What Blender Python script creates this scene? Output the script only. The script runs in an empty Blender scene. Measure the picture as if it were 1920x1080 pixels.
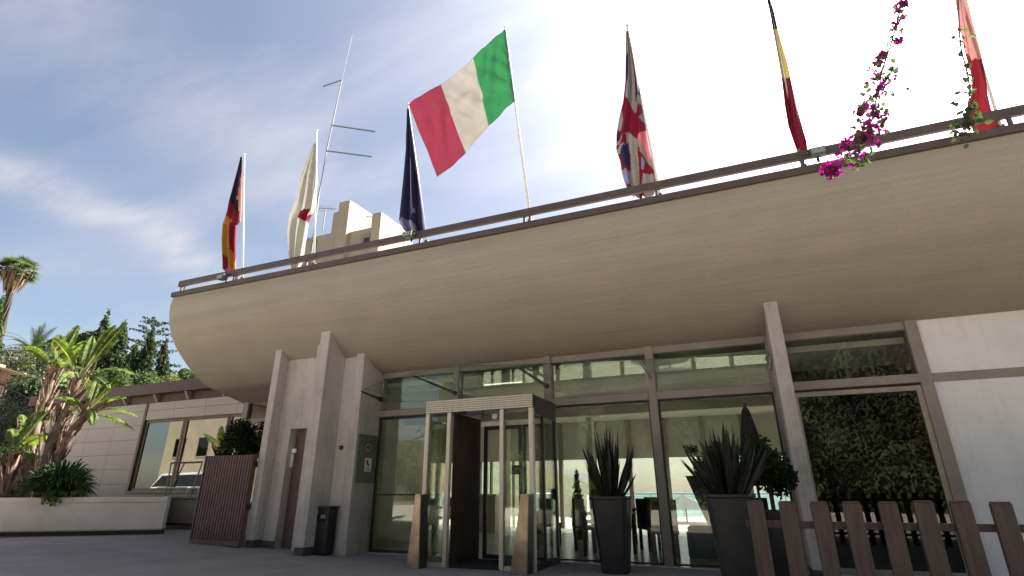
import bpy, bmesh, math, random
from mathutils import Vector, Matrix, noise as mnoise
from math import radians as R_, sin, cos, pi
random.seed(7)
C = bpy.data.collections.new("Scene_objects"); bpy.context.scene.collection.children.link(C)
sc = bpy.context.scene

# ------------------------------------------------------------------ camera
YAW, PITCH, ROLL, FPX = 0.394881573, 0.366012893, -0.00398181989, 990.309683
EYE = Vector((0, 0, 1.15))
_F = Vector((-sin(YAW)*cos(PITCH), cos(YAW)*cos(PITCH), sin(PITCH)))
_R = Vector((cos(YAW), sin(YAW), 0)); _U = _R.cross(_F)
_R2 = _R*cos(ROLL) + _U*sin(ROLL); _U2 = -_R*sin(ROLL) + _U*cos(ROLL)
cam = bpy.data.cameras.new("camera"); camo = bpy.data.objects.new("camera", cam); C.objects.link(camo)
m = Matrix((( _R2.x, _U2.x, -_F.x, EYE.x), (_R2.y, _U2.y, -_F.y, EYE.y), (_R2.z, _U2.z, -_F.z, EYE.z), (0, 0, 0, 1)))
camo.matrix_world = m
cam.sensor_width = 36; cam.lens = FPX/1920*36; cam.clip_start = 0.05; cam.clip_end = 20000
sc.camera = camo

# ------------------------------------------------------------------ light
SUN_EL, SUN_AZ = R_(41), R_(30)            # azimuth measured from +Y (into the building) towards +X
SUND = Vector((sin(SUN_AZ)*cos(SUN_EL), cos(SUN_AZ)*cos(SUN_EL), sin(SUN_EL)))
sl = bpy.data.lights.new("sun", 'SUN'); sl.energy = 4.6; sl.angle = R_(0.55); sl.color = (1, .93, .82)
slo = bpy.data.objects.new("sun", sl); C.objects.link(slo)
slo.rotation_euler = (-SUND).to_track_quat('-Z', 'Y').to_euler()
W = bpy.data.worlds.new("World"); sc.world = W; W.use_nodes = True
nt = W.node_tree; nt.nodes.clear()
def N(t, k, **kw):
    n = t.nodes.new(k)
    for a, b in kw.items(): setattr(n, a, b)
    return n
def L(t, a, b): t.links.new(a, b)
def mth(t, op, a, b=None, clamp=False):
    n = N(t, 'ShaderNodeMath', operation=op); n.use_clamp = clamp
    for i, v in enumerate((a, b)):
        if v is None: continue
        if isinstance(v, (int, float)): n.inputs[i].default_value = v
        else: L(t, v, n.inputs[i])
    return n.outputs[0]
sky = N(nt, 'ShaderNodeTexSky', sky_type='NISHITA', sun_disc=False)
sky.sun_elevation = SUN_EL; sky.sun_rotation = SUN_AZ; sky.air_density = 1.0; sky.dust_density = 1.2; sky.ozone_density = 1.4
tc = N(nt, 'ShaderNodeTexCoord'); nv = N(nt, 'ShaderNodeVectorMath', operation='NORMALIZE'); L(nt, tc.outputs['Generated'], nv.inputs[0])
dt = N(nt, 'ShaderNodeVectorMath', operation='DOT_PRODUCT'); L(nt, nv.outputs[0], dt.inputs[0]); dt.inputs[1].default_value = SUND
d0 = mth(nt, 'MAXIMUM', dt.outputs['Value'], 0.0)
g0 = mth(nt, 'POWER', d0, 2.5); g1 = mth(nt, 'POWER', d0, 5.0); g2 = mth(nt, 'POWER', d0, 22.0); g3 = mth(nt, 'POWER', d0, 160.0)
# thin high cloud: project direction on a plane overhead
sx = N(nt, 'ShaderNodeSeparateXYZ'); L(nt, nv.outputs[0], sx.inputs[0])
zz = mth(nt, 'ADD', mth(nt, 'MAXIMUM', sx.outputs[2], 0.0), 0.18)
cx = N(nt, 'ShaderNodeCombineXYZ'); L(nt, mth(nt, 'DIVIDE', sx.outputs[0], zz), cx.inputs[0]); L(nt, mth(nt, 'DIVIDE', sx.outputs[1], zz), cx.inputs[1])
mp = N(nt, 'ShaderNodeMapping'); mp.inputs['Rotation'].default_value = (0, 0, R_(-38)); mp.inputs['Scale'].default_value = (0.55, 1.5, 1); mp.inputs['Location'].default_value = (3.1, 1.7, 0)
L(nt, cx.outputs[0], mp.inputs[0])
nz = N(nt, 'ShaderNodeTexNoise'); nz.inputs['Scale'].default_value = 1.7; nz.inputs['Detail'].default_value = 7; nz.inputs['Roughness'].default_value = .52; nz.inputs['Distortion'].default_value = .5
L(nt, mp.outputs[0], nz.inputs['Vector'])
cr = N(nt, 'ShaderNodeMapRange'); cr.inputs['From Min'].default_value = .44; cr.inputs['From Max'].default_value = .68; L(nt, nz.outputs['Fac'], cr.inputs['Value'])
def band(az1, el1, az2, el2, w):           # a long cirrus streak along a great circle, broken up by noise
    a_ = Vector((sin(az1)*cos(el1), cos(az1)*cos(el1), sin(el1))); b_ = Vector((sin(az2)*cos(el2), cos(az2)*cos(el2), sin(el2)))
    nn_ = a_.cross(b_).normalized(); d_ = N(nt, 'ShaderNodeVectorMath', operation='DOT_PRODUCT'); L(nt, nv.outputs[0], d_.inputs[0]); d_.inputs[1].default_value = nn_
    ad = mth(nt, 'ADD', d_.outputs['Value'], mth(nt, 'MULTIPLY', mth(nt, 'SUBTRACT', nz.outputs['Fac'], .5), .22))
    return mth(nt, 'POWER', 2.718, mth(nt, 'MULTIPLY', mth(nt, 'MULTIPLY', ad, ad), -1/(w*w)))
def azel(x, y):
    d_ = ray_(x, y).normalized(); return math.atan2(d_.x, d_.y), math.asin(d_.z)
def ray_(x, y): return _F*FPX + _R2*(x-960) + _U2*(540-y)
st = N(nt, 'ShaderNodeTexNoise'); st.inputs['Scale'].default_value = 5; st.inputs['Detail'].default_value = 8; st.inputs['Roughness'].default_value = .65; L(nt, mp.outputs[0], st.inputs['Vector'])
sr = N(nt, 'ShaderNodeMapRange'); sr.inputs['From Min'].default_value = .36; sr.inputs['From Max'].default_value = .66; L(nt, st.outputs['Fac'], sr.inputs['Value'])
bnd = mth(nt, 'ADD', mth(nt, 'MULTIPLY', band(*azel(0, 300), *azel(380, 520), .035), .75), mth(nt, 'MULTIPLY', band(*azel(120, 20), *azel(560, 330), .10), .32))
bnd = mth(nt, 'MULTIPLY', bnd, mth(nt, 'ADD', mth(nt, 'MULTIPLY', sr.outputs[0], .7), .3))
cl = mth(nt, 'ADD', mth(nt, 'ADD', mth(nt, 'MULTIPLY', cr.outputs[0], .34), .05), mth(nt, 'MULTIPLY', g0, .6), True)
cl = mth(nt, 'ADD', cl, bnd, True)
skh = N(nt, 'ShaderNodeMix', data_type='RGBA', blend_type='MULTIPLY'); skh.inputs['Factor'].default_value = 1; L(nt, sky.outputs[0], skh.inputs['A']); skh.inputs['B'].default_value = (.84, .78, .72, 1)
# cloud brightness: grows towards the sun (forward scattering)
cb = mth(nt, 'ADD', mth(nt, 'ADD', mth(nt, 'MULTIPLY', g1, 3.4), mth(nt, 'MULTIPLY', g2, 30.0)), 3.0)
cb = mth(nt, 'ADD', mth(nt, 'ADD', cb, mth(nt, 'MULTIPLY', g0, 1.9)), mth(nt, 'MULTIPLY', g3, 120.0))
cc = N(nt, 'ShaderNodeCombineColor'); L(nt, cb, cc.inputs[0]); L(nt, cb, cc.inputs[1]); L(nt, mth(nt, 'MULTIPLY', cb, 1.12), cc.inputs[2])
mx = N(nt, 'ShaderNodeMix', data_type='RGBA'); L(nt, cl, mx.inputs['Factor']); L(nt, skh.outputs['Result'], mx.inputs['A']); L(nt, cc.outputs[0], mx.inputs['B'])
bg = N(nt, 'ShaderNodeBackground'); L(nt, mx.outputs['Result'], bg.inputs[0]); bg.inputs[1].default_value = 0.05
wo = N(nt, 'ShaderNodeOutputWorld'); L(nt, bg.outputs[0], wo.inputs[0])
sc.view_settings.view_transform = 'Standard'; sc.view_settings.look = 'None'; sc.view_settings.gamma = 1
sc.view_settings.use_curve_mapping = False
sc.view_settings.exposure = 2.3
sc.cycles.max_bounces = 10; sc.cycles.transparent_max_bounces = 24; sc.cycles.diffuse_bounces = 5; sc.cycles.glossy_bounces = 4
sc.cycles.sample_clamp_indirect = 6; sc.cycles.caustics_reflective = False; sc.cycles.caustics_refractive = False

# ------------------------------------------------------------------ pixel -> place (real depth given each time)
def ray(x, y): return _F*FPX + _R2*(x-960) + _U2*(540-y)
def at(x, y, Y): d = ray(x, y); return EYE + d*(Y/d.y)
def atz(x, y, z): d = ray(x, y); return EYE + d*((z-EYE.z)/d.z)
def atd(x, y, D): d = ray(x, y); return EYE + d*(D/math.hypot(d.x, d.y))
def gz(x):                                    # forecourt rises gently to the left
    return 0.0 if x > -7 else min(.2, (-7-x)*.045)

# ------------------------------------------------------------------ materials
MATS = {}
def mat(name, col, rough=.7, var=.12, scale=6, bump=0, metal=0, spec=.4, col2=None, detail=5, stretch=(1,1,1), leaf=0, stain=0):
    if name in MATS: return MATS[name]
    M = bpy.data.materials.new(name); M.use_nodes = True; t = M.node_tree
    b = t.nodes['Principled BSDF']; b.inputs['Roughness'].default_value = rough; b.inputs['Metallic'].default_value = metal
    b.inputs['Specular IOR Level'].default_value = spec
    tx = N(t, 'ShaderNodeTexCoord'); mpn = N(t, 'ShaderNodeMapping'); mpn.inputs['Scale'].default_value = stretch
    geo = N(t, 'ShaderNodeNewGeometry')
    L(t, geo.outputs['Position'], mpn.inputs[0])
    nn = N(t, 'ShaderNodeTexNoise'); nn.inputs['Scale'].default_value = scale; nn.inputs['Detail'].default_value = detail; nn.inputs['Roughness'].default_value = .6
    L(t, mpn.outputs[0], nn.inputs['Vector'])
    mixn = N(t, 'ShaderNodeMix', data_type='RGBA')
    c2 = col2 or tuple(c*(1-2*var) for c in col)
    mixn.inputs['A'].default_value = (*c2, 1); mixn.inputs['B'].default_value = (*(tuple(min(1, c*(1+var*.6)) for c in col)), 1)
    mr = N(t, 'ShaderNodeMapRange'); mr.inputs['From Min'].default_value = .3; mr.inputs['From Max'].default_value = .68; L(t, nn.outputs['Fac'], mr.inputs['Value'])
    L(t, mr.outputs[0], mixn.inputs['Factor'])
    out = mixn.outputs['Result']
    if stain:
        m4 = N(t, 'ShaderNodeMapping'); m4.inputs['Scale'].default_value = (5, 5, .35); L(t, geo.outputs['Position'], m4.inputs[0]); n4 = N(t, 'ShaderNodeTexNoise'); n4.inputs['Scale'].default_value = 1.6; n4.inputs['Detail'].default_value = 7; n4.inputs['Roughness'].default_value = .65; L(t, m4.outputs[0], n4.inputs['Vector'])
        n5 = N(t, 'ShaderNodeTexNoise'); n5.inputs['Scale'].default_value = 9; n5.inputs['Detail'].default_value = 8; L(t, geo.outputs['Position'], n5.inputs['Vector'])
        r4 = N(t, 'ShaderNodeMapRange'); r4.inputs['From Min'].default_value = .5; r4.inputs['From Max'].default_value = .78; L(t, mth(t, 'ADD', mth(t, 'MULTIPLY', n4.outputs['Fac'], .7), mth(t, 'MULTIPLY', n5.outputs['Fac'], .3)), r4.inputs['Value'])
        h4 = N(t, 'ShaderNodeHueSaturation'); L(t, out, h4.inputs['Color']); L(t, mth(t, 'SUBTRACT', 1.0, mth(t, 'MULTIPLY', r4.outputs[0], stain*2)), h4.inputs['Value']); out = h4.outputs[0]
    if leaf:
        hs = N(t, 'ShaderNodeHueSaturation'); L(t, out, hs.inputs['Color'])
        L(t, mth(t, 'ADD', mth(t, 'MULTIPLY', geo.outputs['Random Per Island'], .07), .465), hs.inputs['Hue'])
        L(t, mth(t, 'ADD', mth(t, 'MULTIPLY', geo.outputs['Random Per Island'], .9), .5), hs.inputs['Value'])
        out = hs.outputs[0]
    L(t, out, b.inputs['Base Color'])
    if bump:
        bp = N(t, 'ShaderNodeBump'); bp.inputs['Strength'].default_value = bump; bp.inputs['Distance'].default_value = .01
        L(t, nn.outputs['Fac'], bp.inputs['Height']); L(t, bp.outputs[0], b.inputs['Normal'])
    if leaf:
        tr = N(t, 'ShaderNodeBsdfTranslucent'); hs2 = N(t, 'ShaderNodeHueSaturation'); hs2.inputs['Value'].default_value = 1.5; hs2.inputs['Saturation'].default_value = 1.15
        L(t, out, hs2.inputs['Color']); L(t, hs2.outputs[0], tr.inputs[0])
        ms = N(t, 'ShaderNodeMixShader'); ms.inputs[0].default_value = leaf
        L(t, b.outputs[0], ms.inputs[1]); L(t, tr.outputs[0], ms.inputs[2]); L(t, ms.outputs[0], t.nodes['Material Output'].inputs[0])
    MATS[name] = M; return M
def glass(name, tint=(.86,.9,.86), ior=1.5, rough=0.0, refl=1.0):
    if name in MATS: return MATS[name]
    M = bpy.data.materials.new(name); M.use_nodes = True; t = M.node_tree; t.nodes.clear()
    fr = N(t, 'ShaderNodeFresnel'); fr.inputs[0].default_value = ior
    geo = N(t, 'ShaderNodeNewGeometry')
    bp = N(t, 'ShaderNodeBump'); bp.inputs['Strength'].default_value = .06; bp.inputs['Distance'].default_value = .02
    nn = N(t, 'ShaderNodeTexNoise'); nn.inputs['Scale'].default_value = .9; nn.inputs['Detail'].default_value = 1; L(t, geo.outputs['Position'], nn.inputs['Vector']); L(t, nn.outputs['Fac'], bp.inputs['Height'])
    tr = N(t, 'ShaderNodeBsdfTransparent'); tr.inputs[0].default_value = (*tint, 1)
    gl = N(t, 'ShaderNodeBsdfGlossy'); gl.inputs['Roughness'].default_value = rough; gl.inputs[0].default_value = (.95, .97, .93, 1); L(t, bp.outputs[0], gl.inputs['Normal'])
    ms = N(t, 'ShaderNodeMixShader'); L(t, mth(t, 'ADD', mth(t, 'MULTIPLY', fr.outputs[0], refl), 0.02, True), ms.inputs[0]); L(t, tr.outputs[0], ms.inputs[1]); L(t, gl.outputs[0], ms.inputs[2])
    o = N(t, 'ShaderNodeOutputMaterial'); L(t, ms.outputs[0], o.inputs[0]); MATS[name] = M; return M
def cloth(name, col, trans=.45):
    if name in MATS: return MATS[name]
    M = bpy.data.materials.new(name); M.use_nodes = True; t = M.node_tree; b = t.nodes['Principled BSDF']
    b.inputs['Roughness'].default_value = .8; b.inputs['Specular IOR Level'].default_value = .15
    geo = N(t, 'ShaderNodeNewGeometry'); nn = N(t, 'ShaderNodeTexNoise'); nn.inputs['Scale'].default_value = 7; nn.inputs['Detail'].default_value = 4
    L(t, geo.outputs['Position'], nn.inputs['Vector'])
    mixn = N(t, 'ShaderNodeMix', data_type='RGBA'); mixn.inputs['A'].default_value = (*[c*.82 for c in col], 1); mixn.inputs['B'].default_value = (*col, 1)
    L(t, nn.outputs['Fac'], mixn.inputs['Factor']); L(t, mixn.outputs['Result'], b.inputs['Base Color'])
    tr = N(t, 'ShaderNodeBsdfTranslucent'); L(t, mixn.outputs['Result'], tr.inputs[0])
    ms = N(t, 'ShaderNodeMixShader'); ms.inputs[0].default_value = trans
    L(t, b.outputs[0], ms.inputs[1]); L(t, tr.outputs[0], ms.inputs[2]); L(t, ms.outputs[0], t.nodes['Material Output'].inputs[0])
    MATS[name] = M; return M
def brickmat(name, c1, c2, mortar, w, h, msize, offset=.5, rough=.75, axes='XZ', var=.5, bump=.25, uv=False, big=.25, streak=False):
    if name in MATS: return MATS[name]
    M = bpy.data.materials.new(name); M.use_nodes = True; t = M.node_tree; b = t.nodes['Principled BSDF']; b.inputs['Roughness'].default_value = rough
    b.inputs['Specular IOR Level'].default_value = .25
    if uv: src = N(t, 'ShaderNodeTexCoord').outputs['UV']
    else:
        geo = N(t, 'ShaderNodeNewGeometry'); s = N(t, 'ShaderNodeSeparateXYZ'); L(t, geo.outputs['Position'], s.inputs[0])
        c = N(t, 'ShaderNodeCombineXYZ'); L(t, s.outputs['XYZ'.index(axes[0])], c.inputs[0]); L(t, s.outputs['XYZ'.index(axes[1])], c.inputs[1]); src = c.outputs[0]
    br = N(t, 'ShaderNodeTexBrick'); br.offset = offset; L(t, src, br.inputs['Vector'])
    br.inputs['Color1'].default_value = (*c1, 1); br.inputs['Color2'].default_value = (*c2, 1); br.inputs['Mortar'].default_value = (*mortar, 1)
    br.inputs['Scale'].default_value = 1; br.inputs['Brick Width'].default_value = w; br.inputs['Row Height'].default_value = h; br.inputs['Mortar Size'].default_value = msize; br.inputs['Mortar Smooth'].default_value = .3
    nn = N(t, 'ShaderNodeTexNoise'); nn.inputs['Scale'].default_value = 1.3; nn.inputs['Detail'].default_value = 6; L(t, src, nn.inputs['Vector'])
    n2 = N(t, 'ShaderNodeTexNoise'); n2.inputs['Scale'].default_value = 22; n2.inputs['Detail'].default_value = 4; L(t, src, n2.inputs['Vector'])
    v = mth(t, 'ADD', mth(t, 'MULTIPLY', nn.outputs['Fac'], big*2), mth(t, 'MULTIPLY', n2.outputs['Fac'], .2))
    v = mth(t, 'ADD', v, 1-big-.1)
    if streak:
        for sc_, th, dk in (((.35,14,1),.62,.13),((.22,3,1),.56,.07),((.8,34,1),.64,.12)):
            m3 = N(t, 'ShaderNodeMapping'); m3.inputs['Scale'].default_value = sc_; L(t, src, m3.inputs[0]); n3 = N(t, 'ShaderNodeTexNoise'); n3.inputs['Scale'].default_value = 1; n3.inputs['Detail'].default_value = 3; L(t, m3.outputs[0], n3.inputs['Vector'])
            r3 = N(t, 'ShaderNodeMapRange'); r3.inputs['From Min'].default_value = th; r3.inputs['From Max'].default_value = th+.10; L(t, n3.outputs['Fac'], r3.inputs['Value']); v = mth(t, 'SUBTRACT', v, mth(t, 'MULTIPLY', r3.outputs[0], dk))
    hs = N(t, 'ShaderNodeHueSaturation'); L(t, br.outputs['Color'], hs.inputs['Color']); L(t, v, hs.inputs['Value']); L(t, hs.outputs[0], b.inputs['Base Color'])
    bp = N(t, 'ShaderNodeBump'); bp.inputs['Strength'].default_value = bump; bp.inputs['Distance'].default_value = .01; bp.invert = True
    L(t, mth(t, 'ADD', br.outputs['Fac'], mth(t, 'MULTIPLY', n2.outputs['Fac'], -.4)), bp.inputs['Height']); L(t, bp.outputs[0], b.inputs['Normal'])
    MATS[name] = M; return M
def emis(name, col, s):
    M = bpy.data.materials.new(name); M.use_nodes = True; b = M.node_tree.nodes['Principled BSDF']
    b.inputs['Emission Color'].default_value = (*col, 1); b.inputs['Emission Strength'].default_value = s; b.inputs['Base Color'].default_value = (*col, 1); return M

CONC = mat('painted_concrete', (.51,.455,.40), .8, .09, 1.6, .15, stain=.22)
CONC2 = mat('taupe_frame', (.30,.255,.21), .6, .08, 3, .05)
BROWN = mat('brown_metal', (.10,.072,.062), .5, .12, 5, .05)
REDBROWN = mat('red_brown_paint', (.135,.08,.072), .6, .12, 3, .1)
WHITEP = mat('white_panel_paint', (.82,.785,.755), .55, .05, 1.2, .03, stain=.08)
DARK = mat('dark_metal', (.03,.028,.028), .45, .15, 8)
POT = mat('dark_resin', (.028,.027,.026), .4, .15, 4, .05)
BRONZE = mat('brushed_bronze', (.68,.58,.455), .42, .12, 3, .05, .3, .5, stretch=(30,30,1))
STEEL = mat('brushed_steel', (.32,.32,.31), .4, .08, 30, 0, .6)
WHITEM = mat('white_enamel', (.78,.78,.76), .35, .06, 10)
ASPH = mat('asphalt', (.27,.235,.212), .85, .11, 1.4, .6, detail=10)
STONE = mat('plinth_stone', (.075,.072,.065), .7, .2, 12, .2)
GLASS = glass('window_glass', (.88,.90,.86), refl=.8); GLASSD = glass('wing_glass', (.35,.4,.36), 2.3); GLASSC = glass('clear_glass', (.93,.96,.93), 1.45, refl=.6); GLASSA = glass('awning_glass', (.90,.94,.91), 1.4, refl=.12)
PLASTER = mat('interior_plaster', (.58,.56,.50), .8, .05, 2)
FLOORI = mat('interior_marble', (.62,.61,.57), .25, .1, 2.2, 0)
WOODR = mat('red_wood', (.045,.018,.013), .8, .25, 4, .1, stretch=(8,8,.6))
SOIL = mat('soil', (.04,.03,.022), .95, .3, 20, .5)

# ------------------------------------------------------------------ mesh helpers
class MB:
    def __init__(s): s.v = []; s.f = []; s.mi = []; s.uv = []
    def face(s, pts, mi=0):
        i = len(s.v); s.v += [tuple(p) for p in pts]; s.f.append(tuple(range(i, i+len(pts)))); s.mi.append(mi)
    def quad(s, a, b, c, d, mi=0): s.face((a, b, c, d), mi)
    def hexa(s, p, mi=0):   # 8 pts: bottom 4 ccw, top 4 ccw
        i = len(s.v); s.v += [tuple(q) for q in p]
        for f in ((3,2,1,0),(4,5,6,7),(0,1,5,4),(1,2,6,5),(2,3,7,6),(3,0,4,7)): s.f.append(tuple(i+k for k in f)); s.mi.append(mi)
    def box(s, x0, x1, y0, y1, z0, z1, mi=0):
        s.hexa(((x0,y0,z0),(x1,y0,z0),(x1,y1,z0),(x0,y1,z0),(x0,y0,z1),(x1,y0,z1),(x1,y1,z1),(x0,y1,z1)), mi)
    def prism(s, prof, axis_a, axis_b, mi=0):  # prof: list of pts (Vector) at a ; axis offset vector b
        n = len(prof); i = len(s.v); s.v += [tuple(p) for p in prof] + [tuple(Vector(p)+axis_b) for p in prof]
        for k in range(n): j = (k+1) % n; s.f.append((i+k, i+j, i+n+j, i+n+k)); s.mi.append(mi)
        s.f.append(tuple(i+k for k in reversed(range(n)))); s.f.append(tuple(i+n+k for k in range(n))); s.mi += [mi, mi]
    def tube(s, pts, rad, n=8, mi=0, caps=True):
        pts = [Vector(p) for p in pts]; rr = rad if isinstance(rad, (list, tuple)) else [rad]*len(pts)
        i0 = len(s.v)
        for k, p in enumerate(pts):
            d = (pts[min(k+1, len(pts)-1)] - pts[max(k-1, 0)]).normalized()
            a = d.cross(Vector((0,0,1)));
            if a.length < .05: a = d.cross(Vector((1,0,0)))
            a.normalize(); b = d.cross(a)
            for q in range(n): t = 2*pi*q/n; s.v.append(tuple(p + (a*cos(t)+b*sin(t))*rr[k]))
        for k in range(len(pts)-1):
            for q in range(n):
                a = i0+k*n+q; b = i0+k*n+(q+1) % n; s.f.append((a, b, b+n, a+n)); s.mi.append(mi)
        if caps:
            s.f.append(tuple(i0+q for q in reversed(range(n)))); s.f.append(tuple(i0+(len(pts)-1)*n+q for q in range(n))); s.mi += [mi, mi]
    def lathe(s, c, prof, n=20, mi=0, sq=0):  # prof (r,z)
        i0 = len(s.v)
        for r, z in prof:
            for q in range(n):
                t = 2*pi*q/n; k = 1
                if sq: k = 1/max(abs(cos(t)), abs(sin(t)))**sq
                s.v.append((c[0]+r*k*cos(t), c[1]+r*k*sin(t), c[2]+z))
        for k in range(len(prof)-1):
            for q in range(n):
                a = i0+k*n+q; b = i0+k*n+(q+1) % n; s.f.append((a, b, b+n, a+n)); s.mi.append(mi)
        s.f.append(tuple(i0+q for q in reversed(range(n)))); s.f.append(tuple(i0+(len(prof)-1)*n+q for q in range(n))); s.mi += [mi, mi]
    def build(s, name, mats, parent=None, smooth=False, bevel=0, uv=None, normals=True):
        me = bpy.data.meshes.new(name); me.from_pydata(s.v, [], s.f)
        for M in (mats if isinstance(mats, (list, tuple)) else [mats]): me.materials.append(M)
        for p, k in zip(me.polygons, s.mi): p.material_index = k; p.use_smooth = smooth
        if uv:
            ul = me.uv_layers.new(name='UVMap')
            for lp in me.loops: ul.data[lp.index].uv = uv[lp.vertex_index]
        me.update()
        if normals:
            bm = bmesh.new(); bm.from_mesh(me); bmesh.ops.recalc_face_normals(bm, faces=bm.faces); bm.to_mesh(me); bm.free()
        o = bpy.data.objects.new(name, me); C.objects.link(o)
        if parent: o.parent = parent; o.matrix_parent_inverse = parent.matrix_basis.inverted()
        if bevel:
            b = o.modifiers.new('bevel', 'BEVEL'); b.width = bevel; b.segments = 2; b.limit_method = 'ANGLE'; b.harden_normals = False
        return o
def tag(o, label=None, cat=None, group=None, kind=None):
    if label: o['label'] = label
    if cat: o['category'] = cat
    if group: o['group'] = group
    if kind: o['kind'] = kind
    return o
def thing(name, loc, label, cat, group=None):
    o = bpy.data.objects.new(name, None); o.location = loc; o.empty_display_size = .2; C.objects.link(o)
    return tag(o, label, cat, group)
def boxo(name, M, parent, *dims, bevel=0.004):
    b = MB(); b.box(*dims); return b.build(name, M, parent, bevel=bevel)
def copy_thing(src, loc, rz=0, label=None, scale=1):
    r = src.copy(); C.objects.link(r); r.location = loc; r.rotation_euler = (0, 0, rz); r.scale = (scale,)*3
    if label: r['label'] = label
    for ch in [o for o in C.objects if o.parent == src]:
        c = ch.copy(); C.objects.link(c); c.parent = r
        for g in [o for o in C.objects if o.parent == ch]:
            d = g.copy(); C.objects.link(d); d.parent = c
    return r
def catmull(pts, n=5):
    pts = [Vector(p) for p in pts]; out = []
    for i in range(len(pts)-1):
        p0 = pts[max(i-1, 0)]; p1 = pts[i]; p2 = pts[i+1]; p3 = pts[min(i+2, len(pts)-1)]
        for k in range(n):
            t = k/n; out.append(.5*((2*p1)+(p2-p0)*t+(2*p0-5*p1+4*p2-p3)*t*t+(3*p1-p0-3*p2+p3)*t**3))
    out.append(pts[-1]); return out

# ================================================================== SETTING
gb = MB(); xs = [-140,-60,-30,-24,-20,-16,-13,-10,-8.5,-7,-3,0,4,10,20,60]; ys = [-60,-20,-10,0,4,8,11.9]
for i in range(len(xs)-1):
    for j in range(len(ys)-1):
        q = [(xs[i],ys[j]),(xs[i+1],ys[j]),(xs[i+1],ys[j+1]),(xs[i],ys[j+1])]
        gb.face([(x, y, gz(x)) for x, y in q])
for (x0, x1) in ((-140,-21),):
    gb.face([(x0,11.9,.3),(x1,11.9,.3),(x1,60,.3),(x0,60,.3)])
tag(gb.build('ground', ASPH), kind='structure')
SEA = mat('sea_water', (.05,.16,.19), .22, .1, .02, .3, detail=8)
s = MB(); s.face([(-6000,60,-38),(9000,60,-38),(9000,12000,-38),(-6000,12000,-38)]); tag(s.build('sea', SEA), kind='structure')
TERR = brickmat('terrace_tiles', (.50,.47,.40), (.46,.43,.37), (.25,.23,.2), .6, .6, .008, 0, .6, 'XY')
s = MB(); s.box(-20, 20, 18.25, 27, -2, -.02); tag(s.build('terrace_paving', TERR), kind='structure')
BOUNCE_ROAD = mat('bounce_road_paving', (.62,.56,.49), .85, .12, 1.5, .2)  # unseen pale paving added to bounce sunlight onto the canopy and facade
rb_ = MB(); rx = [-60,-30,-24,-20,-16,-13,-10,-8.5,-7,46]; ye = lambda i: 3.0 if rx[i] < -10.5 else -1.0
for i in range(len(rx)-1): rb_.face([(rx[i],-14.8,gz(rx[i])+.004),(rx[i+1],-14.8,gz(rx[i+1])+.004),(rx[i+1],ye(i),gz(rx[i+1])+.004),(rx[i],ye(i),gz(rx[i])+.004)])
tag(rb_.build('road', BOUNCE_ROAD), kind='structure')
# left hillside terrain
HILL = mat('hillside_earth', (.075,.085,.04), .95, .3, .6, .5)
hb = MB(); nx, ny = 26, 18
def hz(x, y):
    t = max(0, min(1, (-x-25)/60)); return -.2 + 15*t**1.1*(1+.15*sin(x*.11+y*.07)) + max(0, (y-24))*.10*t - max(0, 1-t*8)*.3
for i in range(nx):
    for j in range(ny):
        X = [-25-(95)*k/nx for k in (i, i+1)]; Y = [14+110*k/ny for k in (j, j+1)]
        hb.face([(X[0],Y[0],hz(X[0],Y[0])),(X[1],Y[0],hz(X[1],Y[0])),(X[1],Y[1],hz(X[1],Y[1])),(X[0],Y[1],hz(X[0],Y[1]))])
tag(hb.build('hillside', HILL, smooth=True), kind='structure')

# ================================================================== MAIN BUILDING
hotel = thing('hotel_building', (-3, 9.75, 0), 'long beige hotel entrance building with curved concrete canopy, columns and glass front', 'building')
prof = catmull([(0,8.04,5.6),(0,8.015,5.35),(0,8.07,5.03),(0,8.18,4.73),(0,8.33,4.5),(0,8.5,4.31),(0,8.85,4.0),(0,9.2,3.77),(0,9.5,3.63),(0,9.68,3.585)], 5)
SOFF = brickmat('board_marked_concrete', (.35,.306,.244), (.333,.29,.23), (.30,.257,.203), 3.9, .098, .0035, .37, .75, uv=True, bump=.35, big=.10, streak=True)
XL, XR = -12.35, 16
sb = MB(); uvs = []; al = 0; nX = 30
for k, p in enumerate(prof):
    if k: al += (p-prof[k-1]).length
    for i in range(nX+1):
        x = XL+(XR-XL)*i/nX; sb.v.append((x, p.y, p.z)); uvs.append((x, al))
for k in range(len(prof)-1):
    for i in range(nX): a = k*(nX+1)+i; sb.f.append((a, a+1, a+nX+2, a+nX+1)); sb.mi.append(0)
sb.build('canopy_soffit', SOFF, hotel, smooth=True, uv=uvs, normals=False)
# canopy body behind the skin
cb_ = MB(); pr2 = [Vector((XL, p.y+.012, p.z+.008)) for p in prof] + [Vector((XL,10.7,3.36)), Vector((XL,10.7,5.6)), Vector((XL,8.06,5.6))]
cb_.prism(pr2, None, Vector((XR-XL, 0, 0))); cb_.build('canopy_body', CONC2, hotel)
boxo('added_shade_block', CONC, hotel, -16.8, 16, 15.0, 20.5, 5.601, 8.7)  # hidden block added to cast shade over the left forecourt
boxo('canopy_fascia', BROWN, hotel, XL-.04, XR, 7.985, 8.12, 5.602, 5.72)
boxo('roof_block', CONC2, hotel, -9.4, XR, 10.703, 19.0, 3.42, 5.58)
rl = boxo('roof_railing', BROWN, hotel, XL+.09, XR, 8.02, 8.08, 5.865, 6.01)
for x in (-12.14,-12.02,-10.38,-10.27,-8.22,-5.33,-3.1,-2.99,-.72,1.47,3.98,6.4): boxo('railing_post', BROWN, rl, x-.022, x+.022, 8.03, 8.075, 5.72, 5.866, bevel=0)
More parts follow.
